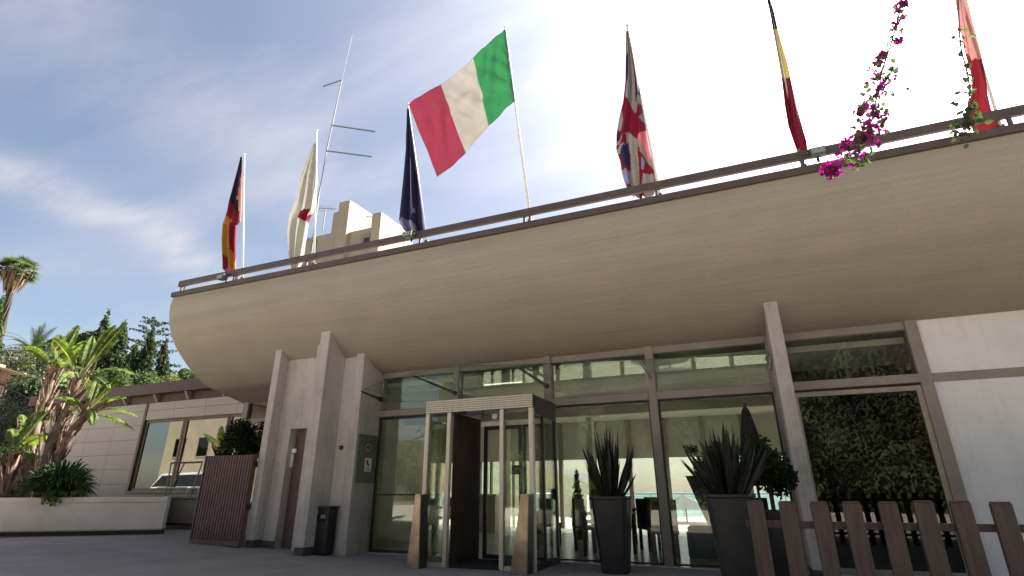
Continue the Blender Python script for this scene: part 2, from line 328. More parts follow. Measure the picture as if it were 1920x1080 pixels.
# columns and walls between
def col(x0, x1, y0, y1, z1): 
    b = MB(); b.box(x0, x1, y0, y1, gz(x0)+.13, z1); b.build('column', CONC, hotel, bevel=.012)
    b = MB(); b.box(x0+.01, x1-.01, y0+.012, y1, -.05, gz(x0)+.13); b.build('plinth', STONE, hotel)
col(-9.42, -9.24, 8.70, 9.3, 4.16); col(-7.96, -7.72, 8.48, 9.5, 4.42); col(.64, .84, 8.93, 9.70, 4.02)
b = MB(); b.box(-8.22, -7.963, 8.70, 8.946, gz(-8)+.13, 4.22); b.build('column', CONC, hotel, bevel=.01)
b = MB(); b.box(-7.37, -7.16, 8.98, 9.95, 0, 3.97); b.build('column', CONC, hotel, bevel=.012)
for d in ((-9.238,-8.90,8.95,9.5,-.05,4.1),(-8.45,-7.963,8.95,9.5,-.05,4.1),(-8.90,-8.45,8.95,9.5,2.40,4.1)): boxo('wall', CONC, hotel, *d, bevel=0)
boxo('plinth', STONE, hotel, -9.237, -8.9, 8.935, 8.95, -.02, gz(-9)+.13, bevel=0)
dr = boxo('door', REDBROWN, hotel, -8.88, -8.46, 9.12, 9.17, .05, 2.39)
b = MB(); b.tube([(-8.55,9.1,1.02),(-8.55,9.06,1.02),(-8.55,9.06,1.22),(-8.55,9.1,1.22)], .012); b.build('handle', DARK, dr)
tag(boxo('white_panel', mat('cream_panel', (.62,.58,.53), .6, .05, 2), hotel, -7.718, -7.372, 9.05, 9.10, .0, 3.92), 'narrow pale panel between two columns')
# left return bay (upper window next to the wing)
boxo('column', CONC2, hotel, -12.28, -12.1, 10.55, 10.75, 0, 3.5)
wf = boxo('window', CONC2, hotel, -12.1, -9.3, 10.6, 10.68, 2.84, 2.96)
boxo('pane', GLASSD, wf, -12.1, -9.3, 10.63, 10.64, 2.96, 3.38, bevel=0); boxo('pane', GLASSD, wf, -12.1, -9.3, 10.63, 10.64, .9, 2.84, bevel=0)
boxo('wall', CONC, hotel, -12.1, -9.3, 10.6, 10.7, 0, .9, bevel=0)
boxo('wall', CONC, hotel, -9.3, -9.2, 9.3, 18, 0, 3.4, bevel=0)
# facade grid
GX = [-7.15, -5.28, -3.3, -1.33, .66, 2.64]
mull = {-5.28: (-5.34,-5.22), -3.3: (-3.36,-3.22), -1.33: (-1.40,-1.26), .66: (.60,.74), 2.64: (2.60,2.76)}
for k, (a, c) in mull.items():
    z0 = 2.77 if k == -5.28 else 0
    boxo('mullion', CONC2, hotel, a, c, 9.62, 9.86, z0, 3.70)
for i in range(5):
    a = mull[GX[i]][1] if GX[i] in mull else -7.158; c = mull[GX[i+1]][0]
    boxo('transom', CONC2, hotel, a+.001, c-.001, 9.60, 9.80, 2.635, 2.765)
    boxo('header', CONC2, hotel, a+.001, c-.001, 9.66, 9.84, 3.47, 3.72)
    w = boxo('window', DARK, hotel, a+.002, c-.002, 9.70, 9.76, 2.766, 2.785, bevel=0)
    boxo('pane', GLASS, w, a+.002, c-.002, 9.715, 9.727, 2.786, 3.469, bevel=0)
def framed(a, c, z0, z1, y, M, parent, t=.05, d=.05, gm=None, name='window'):
    b = MB(); b.box(a, a+t, y, y+d, z0, z1); b.box(c-t, c, y, y+d, z0, z1); b.box(a+t, c-t, y, y+d, z1-t, z1); b.box(a+t, c-t, y, y+d, z0, z0+t)
    o = b.build(name, M, parent, bevel=.003)
    boxo('pane', gm or GLASS, o, a+t, c-t, y+d*.4, y+d*.4+.012, z0+t, z1-t, bevel=0); return o
framed(-7.155, -5.2, .02, 2.634, 9.68, DARK, hotel, .05)
framed(-3.218, -1.402, .02, 2.634, 9.70, DARK, hotel, .028)
framed(-1.258, .598, .02, 2.634, 9.70, DARK, hotel, .028)
framed(.86, 2.598, .02, 2.60, 9.64, mat('bronze_frame', (.36,.30,.235), .45, .12, 6, .05, .3), hotel, .075, .06, glass('smoked_glass', (.55,.56,.53), 1.45, refl=.75))
pb = MB(); pb.tube([(-7.0,9.62,1.08),(-5.9,9.62,1.08)], .014); pb.build('push_bar', DARK, hotel)
pb = MB(); pb.tube([(-5.42,9.6,1.15),(-5.42,9.6,1.75)], .014); pb.build('pull_handle', STEEL, hotel)
# right white panels
for i in range(4):
    x = 2.763+i*2.4; 
    for z0, z1 in ((0, 2.632), (2.768, 3.72)): boxo('white_panel', WHITEP, hotel, x, x+2.38 if i < 3 else x+3, 9.66, 9.75, z0, z1, bevel=0)
boxo('panel_trim', CONC2, hotel, 2.763, 14, 9.655, 9.74, 2.634, 2.766, bevel=0)
# awning
aw = MB(); pts = [(-7.15,8.98),(-6.29,8.42),(-5.32,7.97),(-4.39,7.75),(-3.32,8.02),(-2.84,8.14),(-1.22,8.52),(.62,8.93)]
pts = [Vector((x, y, 3.10)) for x, y in pts]; pts = catmull(pts, 3)
for i in range(len(pts)-1):
    a, c = pts[i], pts[i+1]; aw.hexa([(a.x,a.y,3.1),(c.x,c.y,3.1),(c.x,9.6,3.1),(a.x,9.6,3.1),(a.x,a.y,3.112),(c.x,c.y,3.112),(c.x,9.6,3.112),(a.x,9.6,3.112)])
awo = aw.build('glass_awning', GLASSA, hotel)
b = MB(); b.tube([Vector((p.x, p.y-.006, 3.106)) for p in pts], .006, 6); b.build('awning_rim', mat('green_glass_edge', (.05,.09,.07), .3), awo)
for x, y0 in ((-7.13,8.95),(-5.28,8.02),(-3.29,8.08),(-1.33,8.62),(.61,8.98)):
    b = MB(); b.tube([(x,9.66,3.02),(x,(y0+9.6)/2,3.055),(x,y0,3.085)], [.032,.024,.014], 8); b.tube([(x,9.67,3.02),(x,9.60,3.02)], .05, 10)
    b.build('awning_arm', STEEL if x > -2 else DARK, awo)

# entrance portal
P = MB(); X0, X1, YF = -5.17, -3.12, 8.35
for a, c in ((X0,X0+.075),(-4.73,-4.66),(-3.72,-3.65),(X1-.075,X1)): P.box(a, c, YF, YF+.09, 0, 2.44)
port = P.build('entrance_portal', BRONZE, hotel, bevel=.006)
boxo('header_back', DARK, port, X0+.002, X1-.002, YF+.012, YF+.09, 2.442, 2.672, bevel=0)  # dark backing puts groove shade between the header ridges
b = MB()
for k in range(6): z = 2.45+k*.037; b.box(X0, X1, YF-.004, YF+.012, z, z+.029)
b.build('header', BRONZE, port, bevel=.004)
boxo('portal_roof', DARK, port, X0, X1, YF+.091, 9.6, 2.56, 2.665)
boxo('side_frame', DARK, port, X0, X0+.05, 9.5, 9.58, 0, 2.56)
b = MB(); b.box(X1-.05, X1, 9.5, 9.58, 0, 2.56); b.box(X1-.05, X1, 8.86, 8.92, 0, 2.56); b.box(X1-.052, X1+.003, YF+.1, 9.5, 2.35, 2.56); b.box(X1-.05, X1, YF+.1, 9.5, 0, .1); b.build('side_frame', DARK, port, bevel=.003)
for a, c in ((X0+.076,-4.731),(-3.649,X1-.076)):
    boxo('pane', GLASS, port, a, c, YF+.04, YF+.052, .06, 2.44, bevel=0); boxo('kick_plate', BRONZE, port, a, c, YF+.02, YF+.07, 0, .06, bevel=0)
boxo('pane', GLASS, port, X1-.03, X1-.018, YF+.1, 9.5, .1, 2.35, bevel=0); boxo('pane', GLASS, port, X0+.02, X0+.032, YF+.1, 9.5, .1, 2.35, bevel=0)
boxo('wood_leaf', WOODR, port, -4.66, -4.60, YF+.12, 9.45, .02, 2.43)
boxo('sensor', DARK, port, -4.32, -4.02, YF-.05, YF+.02, 2.37, 2.43); boxo('sensor_plate', STEEL, port, -4.30, -4.04, YF-.052, YF-.02, 2.43, 2.448)
b = MB(); b.tube([(-3.9,YF+.2,2.36),(-3.9,YF+.35,2.36)], .05, 12); b.build('ceiling_lamp', WHITEM, port)
dl = framed(-4.52, -3.74, .03, 2.30, 9.42, DARK, port, .07, .05, GLASSC, 'door_leaf')
framed(-3.72, -3.2, .03, 2.30, 9.42, DARK, port, .05, .05, GLASSC, 'door_leaf')
boxo('handle_plate', DARK, dl, -3.94, -3.80, 9.39, 9.415, 1.42, 1.58)
boxo('door_mat', mat('rubber_mat', (.015,.015,.014), .9), port, -4.6, -3.7, YF+.0, 9.4, .004, .02, bevel=0)

# interior shell
boxo('floor', FLOORI, hotel, -9.2, 8, 9.60, 18.2, -.3, .012, bevel=0)
boxo('ceiling', PLASTER, hotel, -9.2, 8, 9.87, 18.2, 3.30, 3.40, bevel=0)
boxo('interior_wall', PLASTER, hotel, -9.19, -9.1, 9.9, 18, .012, 3.3, bevel=0); boxo('interior_wall', PLASTER, hotel, 7.9, 8, 9.9, 18, .012, 3.3, bevel=0)
boxo('partition', mat('added_dark_wall', (.06,.055,.045), .8), hotel, .78, 4.2, 11.6, 11.7, .012, 3.3, bevel=0)  # dark wall added behind the right window so reflections dominate the pane
boxo('partition', PLASTER, hotel, -7.0, -6.0, 12.2, 12.3, .012, 3.3, bevel=0)
boxo('bulkhead', PLASTER, hotel, -9.1, 7.9, 17.9, 18.1, 2.10, 3.3, bevel=0)
boxo('bulkhead', PLASTER, hotel, -9.1, 7.9, 13.6, 13.8, 2.95, 3.3, bevel=0)
x = -9.1
while x < 7.8:
    t = .22 if abs(x+9.1) % 1.95 < .9 else .07
    step = .42 if x < -5.9 else 1.15
    boxo('back_mullion', CONC2 if x > -5.9 else DARK, hotel, x, x+(.05 if x < -5.9 else .13), 17.75, 17.895, .012, 2.099 if x < -5.9 else 3.29, bevel=0); x += step
boxo('back_pane', GLASSC, hotel, -9.1, 7.8, 17.98, 17.99, .05, 2.099, bevel=0)
LIT = emis('warm_strip_light', (1,.97,.85), .35)
cl_ = atz(905, 722, 3.26)
for x, y in ((cl_.x, cl_.y),(-3.6,15.2),(-.6,15.2)):
    o = boxo('ceiling_light', WHITEM, hotel, x, x+.9, y, y+.09, 3.27, 3.299, bevel=0); boxo('diffuser', LIT, o, x+.02, x+.88, y+.01, y+.08, 3.262, 3.269, bevel=0)
for x, y in ((-3.9,14.6),(1.2,14.2),(-6.6,15)):
    b = MB(); b.box(x, x+.16, y, y+.28, .012, 3.3); b.build('interior_column', PLASTER, hotel)

# terrace parapet
tp = thing('terrace_parapet', (-4, 26.8, 0), 'pale low terrace parapet wall seen through the glass lobby', 'wall')
boxo('wall', mat('pale_stucco', (.6,.58,.5), .8, .08, 3), tp, -20, -7.2, 26.5, 26.8, -.02, .95, bevel=0)
b = MB(); b.tube([(-7.2,26.6,.98),(18,26.6,.98)], .03); 
for k in range(18): b.tube([(-7+k*1.4,26.6,0),(-7+k*1.4,26.6,.98)], .02)
b.build('handrail', STEEL, tp)
boxo('glass_screen', GLASSC, tp, -7.1, 18, 26.6, 26.61, .1, .9, bevel=0)

# ================================================================== LEFT WING
wing = thing('side_wing', (-17, 12, 0), 'low tan panelled wing with large bronze-framed windows and red-brown roof edge', 'building')
PANEL = brickmat('cladding_panels', (.56,.49,.42), (.53,.465,.40), (.27,.22,.18), 1.42, .462, .010, 0, .7, 'XZ', big=.08)
for d in ((-24,-18.42,0,3.95),(-18.42,-13.9,3.40,3.95)): boxo('cladding', PANEL, wing, d[0], d[1], 12.0, 12.2, d[2], d[3], bevel=0)
boxo('cladding', PANEL, wing, -18.42, -12.0, 12.0, 12.2, 0, 1.12, bevel=0); boxo('cladding', PANEL, wing, -13.9, -12.3, 12.0, 12.2, 3.40, 3.95, bevel=0)
boxo('sill', mat('sill_stone', (.42,.38,.33), .6), wing, -18.5, -12.3, 11.95, 12.2, 1.121, 1.17)
WB = mat('wing_frame', (.16,.12,.085), .4, .1, 6, metal=.4)
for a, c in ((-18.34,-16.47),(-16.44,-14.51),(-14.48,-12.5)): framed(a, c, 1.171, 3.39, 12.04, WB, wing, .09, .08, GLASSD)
boxo('corner_trim', WB, wing, -18.47, -18.36, 11.97, 12.1, 1.171, 3.95)
boxo('soffit_recess', REDBROWN, wing, -24.5, -12.36, 12.05, 12.15, 3.951, 4.22, bevel=0)
boxo('roof', REDBROWN, wing, -25, -12.37, 11.75, 19, 4.221, 4.58)
for x in (-23.2,-22.1,-20.9,-19.6,-18.0,-16.5,-14.9):
    b = MB(); b.prism([Vector((x,11.80,4.215)),Vector((x,12.03,4.215)),Vector((x,12.03,3.96)),Vector((x,11.97,3.96))], None, Vector((.09,0,0))); b.build('beam_end', mat('pink_white_paint', (.42,.33,.29), .7), wing)
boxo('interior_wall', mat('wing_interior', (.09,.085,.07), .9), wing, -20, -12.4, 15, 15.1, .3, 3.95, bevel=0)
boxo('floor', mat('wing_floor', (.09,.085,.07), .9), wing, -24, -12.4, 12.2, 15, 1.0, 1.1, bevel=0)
boxo('side_wall', CONC, wing, -24, -23.8, 12.2, 19, 0, 4.2, bevel=0)

# low wall, hoops and frames by the wing
lw = thing('low_service_wall', (-14, 11, 0), 'low shadowed concrete wall between planter and slatted gate', 'wall')
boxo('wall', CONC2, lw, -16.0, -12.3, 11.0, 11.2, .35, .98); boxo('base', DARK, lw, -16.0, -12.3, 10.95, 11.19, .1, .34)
boxo('coping', CONC2, lw, -16.0, -12.25, 10.95, 11.24, .981, 1.03)
for i, (xa, xb) in enumerate(((290,350),(352,372),(374,392))):
    a = at(xa, 934, 11.1); c = at(xb-2, 934, 11.1); z = 1.0
    b = MB(); t = at(xa, 915, 11.1).z
    b.tube([(a.x,11.1,z),(a.x,11.1,t-.04),(a.x+.04,11.1,t),(c.x-.04,11.1,t),(c.x,11.1,t-.04),(c.x,11.1,z)], .022, 8)
    tag(b.build('tubular_hoop', mat('satin_aluminium', (.6,.58,.52), .4, .1, 20)), ('widest bent steel hoop, nearest the planter, on the low wall','middle bent steel hoop on the low wall','bent steel hoop half behind the slatted gate')[i], 'hoop rail', 'steel hoops on the low wall')
fr = thing('metal_stand', (-14.2, 11.5, 0), 'tall open steel tube frame standing before the wing windows', 'metal frame')
for (x0b, x0t), (x1b, x1t) in (((308,323),(347,347)),((316,345),(385,379))):
    pass
b = MB(); 
for xb, xt in ((311,321),(317,346),(359,379)):
    p0 = at(xb, 926, 11.5); p1 = at(xt, 868, 11.5); b.tube([(p0.x,11.5,.2),(p0.x,11.5,p0.z),tuple(p1)], .02)
b.build('upright', STEEL, fr)
p0 = at(321, 868, 11.5); p1 = at(346, 868, 11.5); p2 = at(379, 867, 11.5); b = MB(); b.box(p0.x, p2.x, 11.48, 11.52, p0.z-.03, p0.z+.02); b.build('crossbar', DARK, fr)

# gate
gate = thing('slatted_gate', (-10.1, 8.6, gz(-10)), 'dark red-brown gate leaf of vertical ribs standing open by the column', 'gate')
b = MB(); n = 17; xa, xb = -10.80, -9.45
for k in range(n):
    x = xa+.03+(xb-xa-.06)*(k+.5)/n; b.box(x-.025, x+.025, 8.56, 8.62, .24, 1.87)
b.build('slats', REDBROWN, gate, bevel=.004)
b = MB(); b.box(xa, xb, 8.64, 8.67, .16, 1.86); b.box(xa-.02, xb+.02, 8.55, 8.68, .14, .235); b.box(xa-.02,xa+.01,8.55,8.68,.235,1.88); b.box(xb-.01,xb+.02,8.55,8.68,.235,1.88); b.build('frame', REDBROWN, gate, bevel=.004)
for z in (.80, 1.62): boxo('hinge_bracket', DARK, gate, xb+.02, -9.40, 8.60, 8.69, z, z+.12)

# litter bin
lb = thing('litter_bin', (-7.6, 8.9, 0), 'dark rectangular litter bin standing between the columns', 'bin')
b = MB(); b.box(-7.80, -7.45, 8.75, 9.0, .05, .84); b.build('body', POT, lb, bevel=.012)
boxo('opening', mat('black', (.008,.008,.008), .9), lb, -7.75, -7.52, 8.742, 8.76, .62, .74); boxo('lid', POT, lb, -7.82, -7.43, 8.73, 9.02, .841, .875)
boxo('ash_plate', STEEL, lb, -7.63, -7.52, 8.736, 8.745, .66, .73)
# notice board on column side
nb = thing('notice_board', (-7.155, 9.35, 1.7), 'grey-green notice board with red oval sign and paper on column side', 'sign')
boxo('board', mat('board_green', (.11,.11,.088), .5), nb, -7.158, -7.135, 9.05, 9.66, 1.30, 2.24)
def disc(b, c, ry, rz, x, n=20, mi=0): b.face([(x, c[0]+ry*cos(2*pi*k/n), c[1]+rz*sin(2*pi*k/n)) for k in range(n)], mi)
b = MB(); disc(b, (9.36,1.99), .16, .12, -7.132, mi=0); disc(b, (9.36,1.99), .115, .085, -7.130, mi=1); disc(b, (9.36,1.99), .08, .05, -7.128, mi=0)
b.build('red_oval_sign', [mat('sign_red', (.14,.03,.032), .5), mat('sign_pale', (.28,.26,.24), .5)], nb, normals=False)
b = MB(); b.box(-7.134, -7.130, 9.29, 9.50, 1.52, 1.78, 0); b.box(-7.130, -7.128, 9.33, 9.39, 1.66, 1.75, 1); b.box(-7.130, -7.128, 9.36, 9.43, 1.63, 1.67, 1)
for z in (1.59,1.565,1.54): b.box(-7.130, -7.128, 9.32, 9.47, z, z+.01, 1)
b.build('paper', [WHITEM, DARK], nb)
ic = thing('intercom', (-8.95, 8.94, 1.8), 'small white intercom plate beside the brown service door', 'intercom')
boxo('plate', WHITEM, ic, -8.90, -8.84, 9.06, 9.11, 1.62, 1.9); boxo('lamp', emis('tiny_lamp', (.7,.7,.66), .03), ic, -8.88, -8.80, 9.05, 9.10, 1.92, 2.0)
cp = thing('alarm_button', (-7.55, 9.04, 1.85), 'small round dark red button on the pale panel', 'button')
b = MB(); b.tube([(-7.56,9.05,1.98),(-7.56,9.01,1.98)], .045, 14); b.build('ring', DARK, cp); b = MB(); b.tube([(-7.56,9.012,1.98),(-7.56,9.0,1.98)], .03, 14); b.build('button', mat('button_red', (.25,.04,.03), .4), cp)

# bollards
def wedge(name, xb0, xb1, xt0, xt1, label):
    t = thing('door_guard', ((xb0+xb1)/2, 8.05, 0), label, 'door guard', 'bronze door guards')
    b = MB(); b.hexa([(xb0,8.04,0),(xb1,8.04,0),(xb1,8.07,0),(xb0,8.07,0),(xt0,8.04,1.10),(xt1,8.04,1.10),(xt1,8.07,1.10),(xt0,8.07,1.10)]); b.build('face_plate', mat('bronze_plate', (.46,.35,.25), .32, .3, 2.5, .1, .7, .5), t, bevel=.004)
    b = MB(); b.hexa([(xb0+.02,8.071,0),(xb1,8.071,0),(xb1,8.30,0),(xb0+.02,8.30,0),(xt0+.02,8.071,1.095),(xt1,8.071,1.095),(xt1,8.30,1.095),(xt0+.02,8.30,1.095)]); b.build('body', DARK, t, bevel=.004)
wedge('l', -5.19, -4.97, -5.10, -5.0, 'tapered bronze guard plate left of the entrance portal'); wedge('r', -3.40, -3.14, -3.22, -3.10, 'tapered bronze guard plate right of the entrance opening')

# ================================================================== POTS + SNAKE PLANTS
LEAFD = mat('snake_leaf', (.026,.034,.019), .45, .3, 9, .1, leaf=.12)
def pot(x, y, w, h, label):
    t = thing('tall_planter', (x, y, 0), label, 'planter pot', 'tall tapered dark planters')
    b = MB(); b.lathe((x,y,0), [(w*.62,0.0),(w*.66,.03),(w*.97,h-.05),(w,h-.03),(w,h),(w*.9,h),(w*.88,h-.06),(.02,h-.06)], 28, sq=.62); b.build('pot', POT, t, bevel=.0)
    b = MB(); b.lathe((x,y,h-.08), [(w*.8,0),(w*.8,.04),(.02,.05)], 20); b.build('soil', SOIL, t)
def blade(b, base, tip, w, bend, seg=7, twist=0):
    base = Vector(base); tip = Vector(tip); d = tip-base; side = Vector((cos(twist), sin(twist), 0)); nn = Vector((-side.y, side.x, 0)); pr = None
    for k in range(seg+1):
        t = k/seg; c = base+d*t+nn*bend*sin(t*pi*.6)*.5; ww = w*(.55+.9*t if t < .4 else .91*(1-((t-.4)/.6)**2.2)+.02)
        a = c-side*ww/2; e = c+side*ww/2; m_ = c+nn*ww*.28
        if pr: b.quad(pr[0], pr[2], m_, a); b.quad(pr[2], pr[1], e, m_)
        pr = (a, e, m_)
def snake(x, y, h0, n, hmax, spread, label, seed):
    r = random.Random(seed); b = MB()
    for k in range(n):
        a = r.uniform(0, 2*pi); q = r.random()**.6; rad = q*spread; hh = hmax*(1-.55*q*r.uniform(.5,1.2))*r.uniform(.8,1.02)
        base = (x+cos(a)*.14*q, y+sin(a)*.12*q, h0); tip = (x+cos(a)*rad, y+sin(a)*rad*.8, h0+max(.25, hh))
        blade(b, base, tip, r.uniform(.05,.09), r.uniform(-.16,.16), 7, r.uniform(0, pi))
    tag(b.build('snake_plant', LEAFD, smooth=True, normals=False), label, 'plant', 'snake plants in tall planters')
pot(-1.99, 8.78, .31, 1.06, 'dark tapered planter beside the bronze door guard, its foot in view'); snake(-1.99, 8.78, .95, 75, 1.3, .50, 'snake plant with upright blades nearest the entrance', 3)
pot(-.22, 7.3, .29, 1.10, 'dark tapered planter at the end of the picket fence'); snake(-.22, 7.3, 1.0, 85, 1.05, .58, 'snake plant beside the picket fence, left of thick column', 5)

# ================================================================== PICKET FENCE
pf = thing('picket_fence', (1, 4.4, 0), 'dark brown fence of wide flat pickets in the right foreground', 'fence')
PK = mat('picket_brown', (.066,.046,.041), .6, .24, 3, .25, stretch=(14,14,1.2))
k = 0; x = -.02
while x < 5.2:
    j1, j2, j3 = random.uniform(-.004,.004), random.uniform(-.006,.006), random.uniform(-.004,.004); b = MB(); b.hexa([(x,4.36,0),(x+.105,4.36,0),(x+.105,4.40,0),(x,4.40,0),(x+j2,4.36+j1,1.066+j3),(x+.105+j2,4.36+j1,1.066+j3),(x+.105+j2,4.40+j1,1.066+j3),(x+j2,4.40+j1,1.066+j3)]); b.box(x+.006+j2, x+.099+j2, 4.354+j1, 4.406+j1, 1.067+j3, 1.076+j3); b.tube([(x+.052,4.361,.925),(x+.052,4.356,.925)], .007, 8); b.build('picket', PK, pf, bevel=.003); x += .196
boxo('rail', PK, pf, -.05, 5.3, 4.41, 4.45, .90, .945); boxo('rail', PK, pf, -.05, 5.3, 4.41, 4.45, .2, .245)
b = MB(); b.box(2.6,2.67,4.455,4.53,0,1.0); b.build('post', PK, pf)

# ================================================================== PLANTER BED
bed = thing('garden_planter', (-17, 10, 0), 'low beige rendered planter wall with coping, full of palms and shrubs', 'planter bed')
fl = [Vector((-21,4.9,0)), Vector((-18.2,6.3,0)), Vector((-16.0,7.7,0)), Vector((-14.55,8.62,0)), Vector((-13.15,9.6,0))]
fl = catmull(fl, 3)
WALLP = mat('planter_render', (.68,.60,.52), .8, .10, 1.2, .2)
def strip(line, y0, off, z0, z1, name, M):
    b = MB()
    P_ = []
    for i, p in enumerate(line):
        d = (line[min(i+1, len(line)-1)]-line[max(0, i-1)]).normalized(); n_ = Vector((-d.y, d.x, 0)); P_.append((p-n_*off, p+n_*.2))
    for i in range(len(P_)-1):
        (a, a2), (c, c2) = P_[i], P_[i+1]; b.hexa([(a.x,a.y,z0),(c.x,c.y,z0),(c2.x,c2.y,z0),(a2.x,a2.y,z0),(a.x,a.y,z1),(c.x,c.y,z1),(c2.x,c2.y,z1),(a2.x,a2.y,z1)])
    return b.build(name, M, bed)
strip(fl, 0, 0, .31, .93, 'wall', WALLP); strip(fl, 0, .035, .931, 1.035, 'coping', WALLP); strip(fl, 0, -.12, .0, .309, 'recessed_base', BROWN); strip(fl, 0, .02, .30, .33, 'drip_edge', mat('drip_white', (.42,.38,.34), .6))  # base coloured dark to paint in the shadow below the wall
b = MB(); b.hexa([(-13.35,9.62,.31),(-13.17,9.62,.31),(-16.25,11.94,.31),(-16.45,11.94,.31),(-13.35,9.62,1.03),(-13.17,9.62,1.03),(-16.25,11.94,1.03),(-16.45,11.94,1.03)]); b.build('wall', WALLP, bed)
b = MB(); sp = [(p.x-.1, p.y+.15, .93) for p in fl]; b.face(sp+[(-16.4,11.9,.93),(-23,11.9,.93)]); b.build('soil', SOIL, bed)

# ================================================================== FLAGS
def flagpole(basepx, toppx, yb, yt, rad, M=WHITEM):
    return at(*basepx, yb), at(*toppx, yt)
def inpoly(x, y, P):
    c = False; j = len(P)-1
    for i in range(len(P)):
        if (P[i][1] > y) != (P[j][1] > y) and x < (P[j][0]-P[i][0])*(y-P[i][1])/(P[j][1]-P[i][1])+P[i][0]: c = not c
        j = i
    return c
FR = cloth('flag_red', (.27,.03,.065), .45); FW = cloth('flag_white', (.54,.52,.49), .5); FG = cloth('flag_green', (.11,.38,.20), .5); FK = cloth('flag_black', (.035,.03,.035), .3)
FY = cloth('flag_gold', (.45,.26,.06), .4); FWJ = cloth('flag_bright_white', (.62,.61,.57), .5); FWU = cloth('flag_backlit_white', (.37,.34,.33), .4); FB = cloth('flag_navy', (.045,.045,.12), .35); FP = cloth('flag_faded_peach', (.66,.42,.34), .5); FL = cloth('flag_lilac', (.30,.29,.42), .5); FYB = cloth('flag_straw', (.52,.45,.2), .5)  # UK whites are greyed to paint in the backlight
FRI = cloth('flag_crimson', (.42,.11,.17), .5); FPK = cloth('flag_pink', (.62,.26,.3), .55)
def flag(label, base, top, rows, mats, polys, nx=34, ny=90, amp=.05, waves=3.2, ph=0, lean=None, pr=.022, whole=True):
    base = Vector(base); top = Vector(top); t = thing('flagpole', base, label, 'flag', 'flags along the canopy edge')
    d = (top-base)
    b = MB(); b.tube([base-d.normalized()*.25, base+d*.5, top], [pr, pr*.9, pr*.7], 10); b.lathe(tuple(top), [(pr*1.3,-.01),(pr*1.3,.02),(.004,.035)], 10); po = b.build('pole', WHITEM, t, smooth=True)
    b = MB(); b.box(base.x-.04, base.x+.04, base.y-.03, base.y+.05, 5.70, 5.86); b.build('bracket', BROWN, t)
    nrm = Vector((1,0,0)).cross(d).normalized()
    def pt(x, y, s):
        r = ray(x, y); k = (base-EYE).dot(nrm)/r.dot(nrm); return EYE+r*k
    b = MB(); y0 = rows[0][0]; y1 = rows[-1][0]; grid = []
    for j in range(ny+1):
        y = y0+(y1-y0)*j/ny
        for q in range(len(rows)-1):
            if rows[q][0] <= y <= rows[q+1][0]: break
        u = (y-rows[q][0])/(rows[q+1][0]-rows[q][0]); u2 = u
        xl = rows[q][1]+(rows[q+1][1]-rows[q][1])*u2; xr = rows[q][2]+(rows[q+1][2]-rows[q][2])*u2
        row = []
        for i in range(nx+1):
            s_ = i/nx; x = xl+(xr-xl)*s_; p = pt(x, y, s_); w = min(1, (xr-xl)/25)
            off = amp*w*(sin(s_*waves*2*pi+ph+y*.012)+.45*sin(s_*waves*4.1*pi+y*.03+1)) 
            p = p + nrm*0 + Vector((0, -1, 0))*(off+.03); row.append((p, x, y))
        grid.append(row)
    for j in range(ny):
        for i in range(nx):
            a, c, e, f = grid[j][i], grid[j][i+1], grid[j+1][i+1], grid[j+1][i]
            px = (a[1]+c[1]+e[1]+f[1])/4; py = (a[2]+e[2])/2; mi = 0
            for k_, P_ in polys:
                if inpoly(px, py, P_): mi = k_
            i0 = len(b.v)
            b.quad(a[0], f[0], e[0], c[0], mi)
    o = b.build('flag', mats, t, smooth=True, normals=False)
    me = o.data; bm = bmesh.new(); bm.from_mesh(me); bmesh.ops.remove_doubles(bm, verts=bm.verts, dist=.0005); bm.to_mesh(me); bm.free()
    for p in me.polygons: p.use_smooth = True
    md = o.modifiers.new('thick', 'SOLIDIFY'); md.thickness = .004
    return t
def zz3(pts, ox, oy, s): return [(ox+x/s, oy+y/s) for x, y in pts]
def Z3(*p): return zz3(p, 300, 260, 3.556)
# German
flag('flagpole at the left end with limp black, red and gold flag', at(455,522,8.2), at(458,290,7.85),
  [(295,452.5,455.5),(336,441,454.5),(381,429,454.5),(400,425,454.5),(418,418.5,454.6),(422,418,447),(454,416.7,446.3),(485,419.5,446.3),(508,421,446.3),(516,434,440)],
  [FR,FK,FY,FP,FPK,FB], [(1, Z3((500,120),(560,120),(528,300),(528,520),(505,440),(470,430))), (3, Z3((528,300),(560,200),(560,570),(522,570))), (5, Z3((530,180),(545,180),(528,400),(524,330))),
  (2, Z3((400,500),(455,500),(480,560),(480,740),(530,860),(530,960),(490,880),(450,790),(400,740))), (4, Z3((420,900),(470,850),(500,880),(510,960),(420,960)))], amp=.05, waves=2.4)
# Japanese
flag('flagpole with limp white flag showing a red disc', at(588.5,500,8.2), at(594,245,7.8),
  [(270,590,592.5),(300,578,592),(340,565,592),(380,556,590),(395,551,588),(410,545,580),(440,543.5,576),(470,545,571),(490,547,568),(505,550,562),(514,554,557)],
  [FWJ,FR,FP], [(1, Z3((925,520),(940,500),(1000,470),(996,556),(960,550),(935,535)))], amp=.09, waves=2.2, ph=1)
# EU
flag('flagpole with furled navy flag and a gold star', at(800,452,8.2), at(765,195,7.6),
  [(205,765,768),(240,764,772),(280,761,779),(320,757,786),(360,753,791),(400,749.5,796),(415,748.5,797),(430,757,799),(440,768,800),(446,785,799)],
  [FB,FY,FL], [(2, Z3((1600,545),(1640,540),(1700,560),(1720,605),(1660,620),(1600,580))), (2, [(770,300),(773,300),(779,400),(774,412)]), (1, [(781,430),(784,433),(789,431),(788,437),(790,443),(785,441),(780,445),(781,438),(777,434)])], amp=.07, waves=2.6, ph=.5)
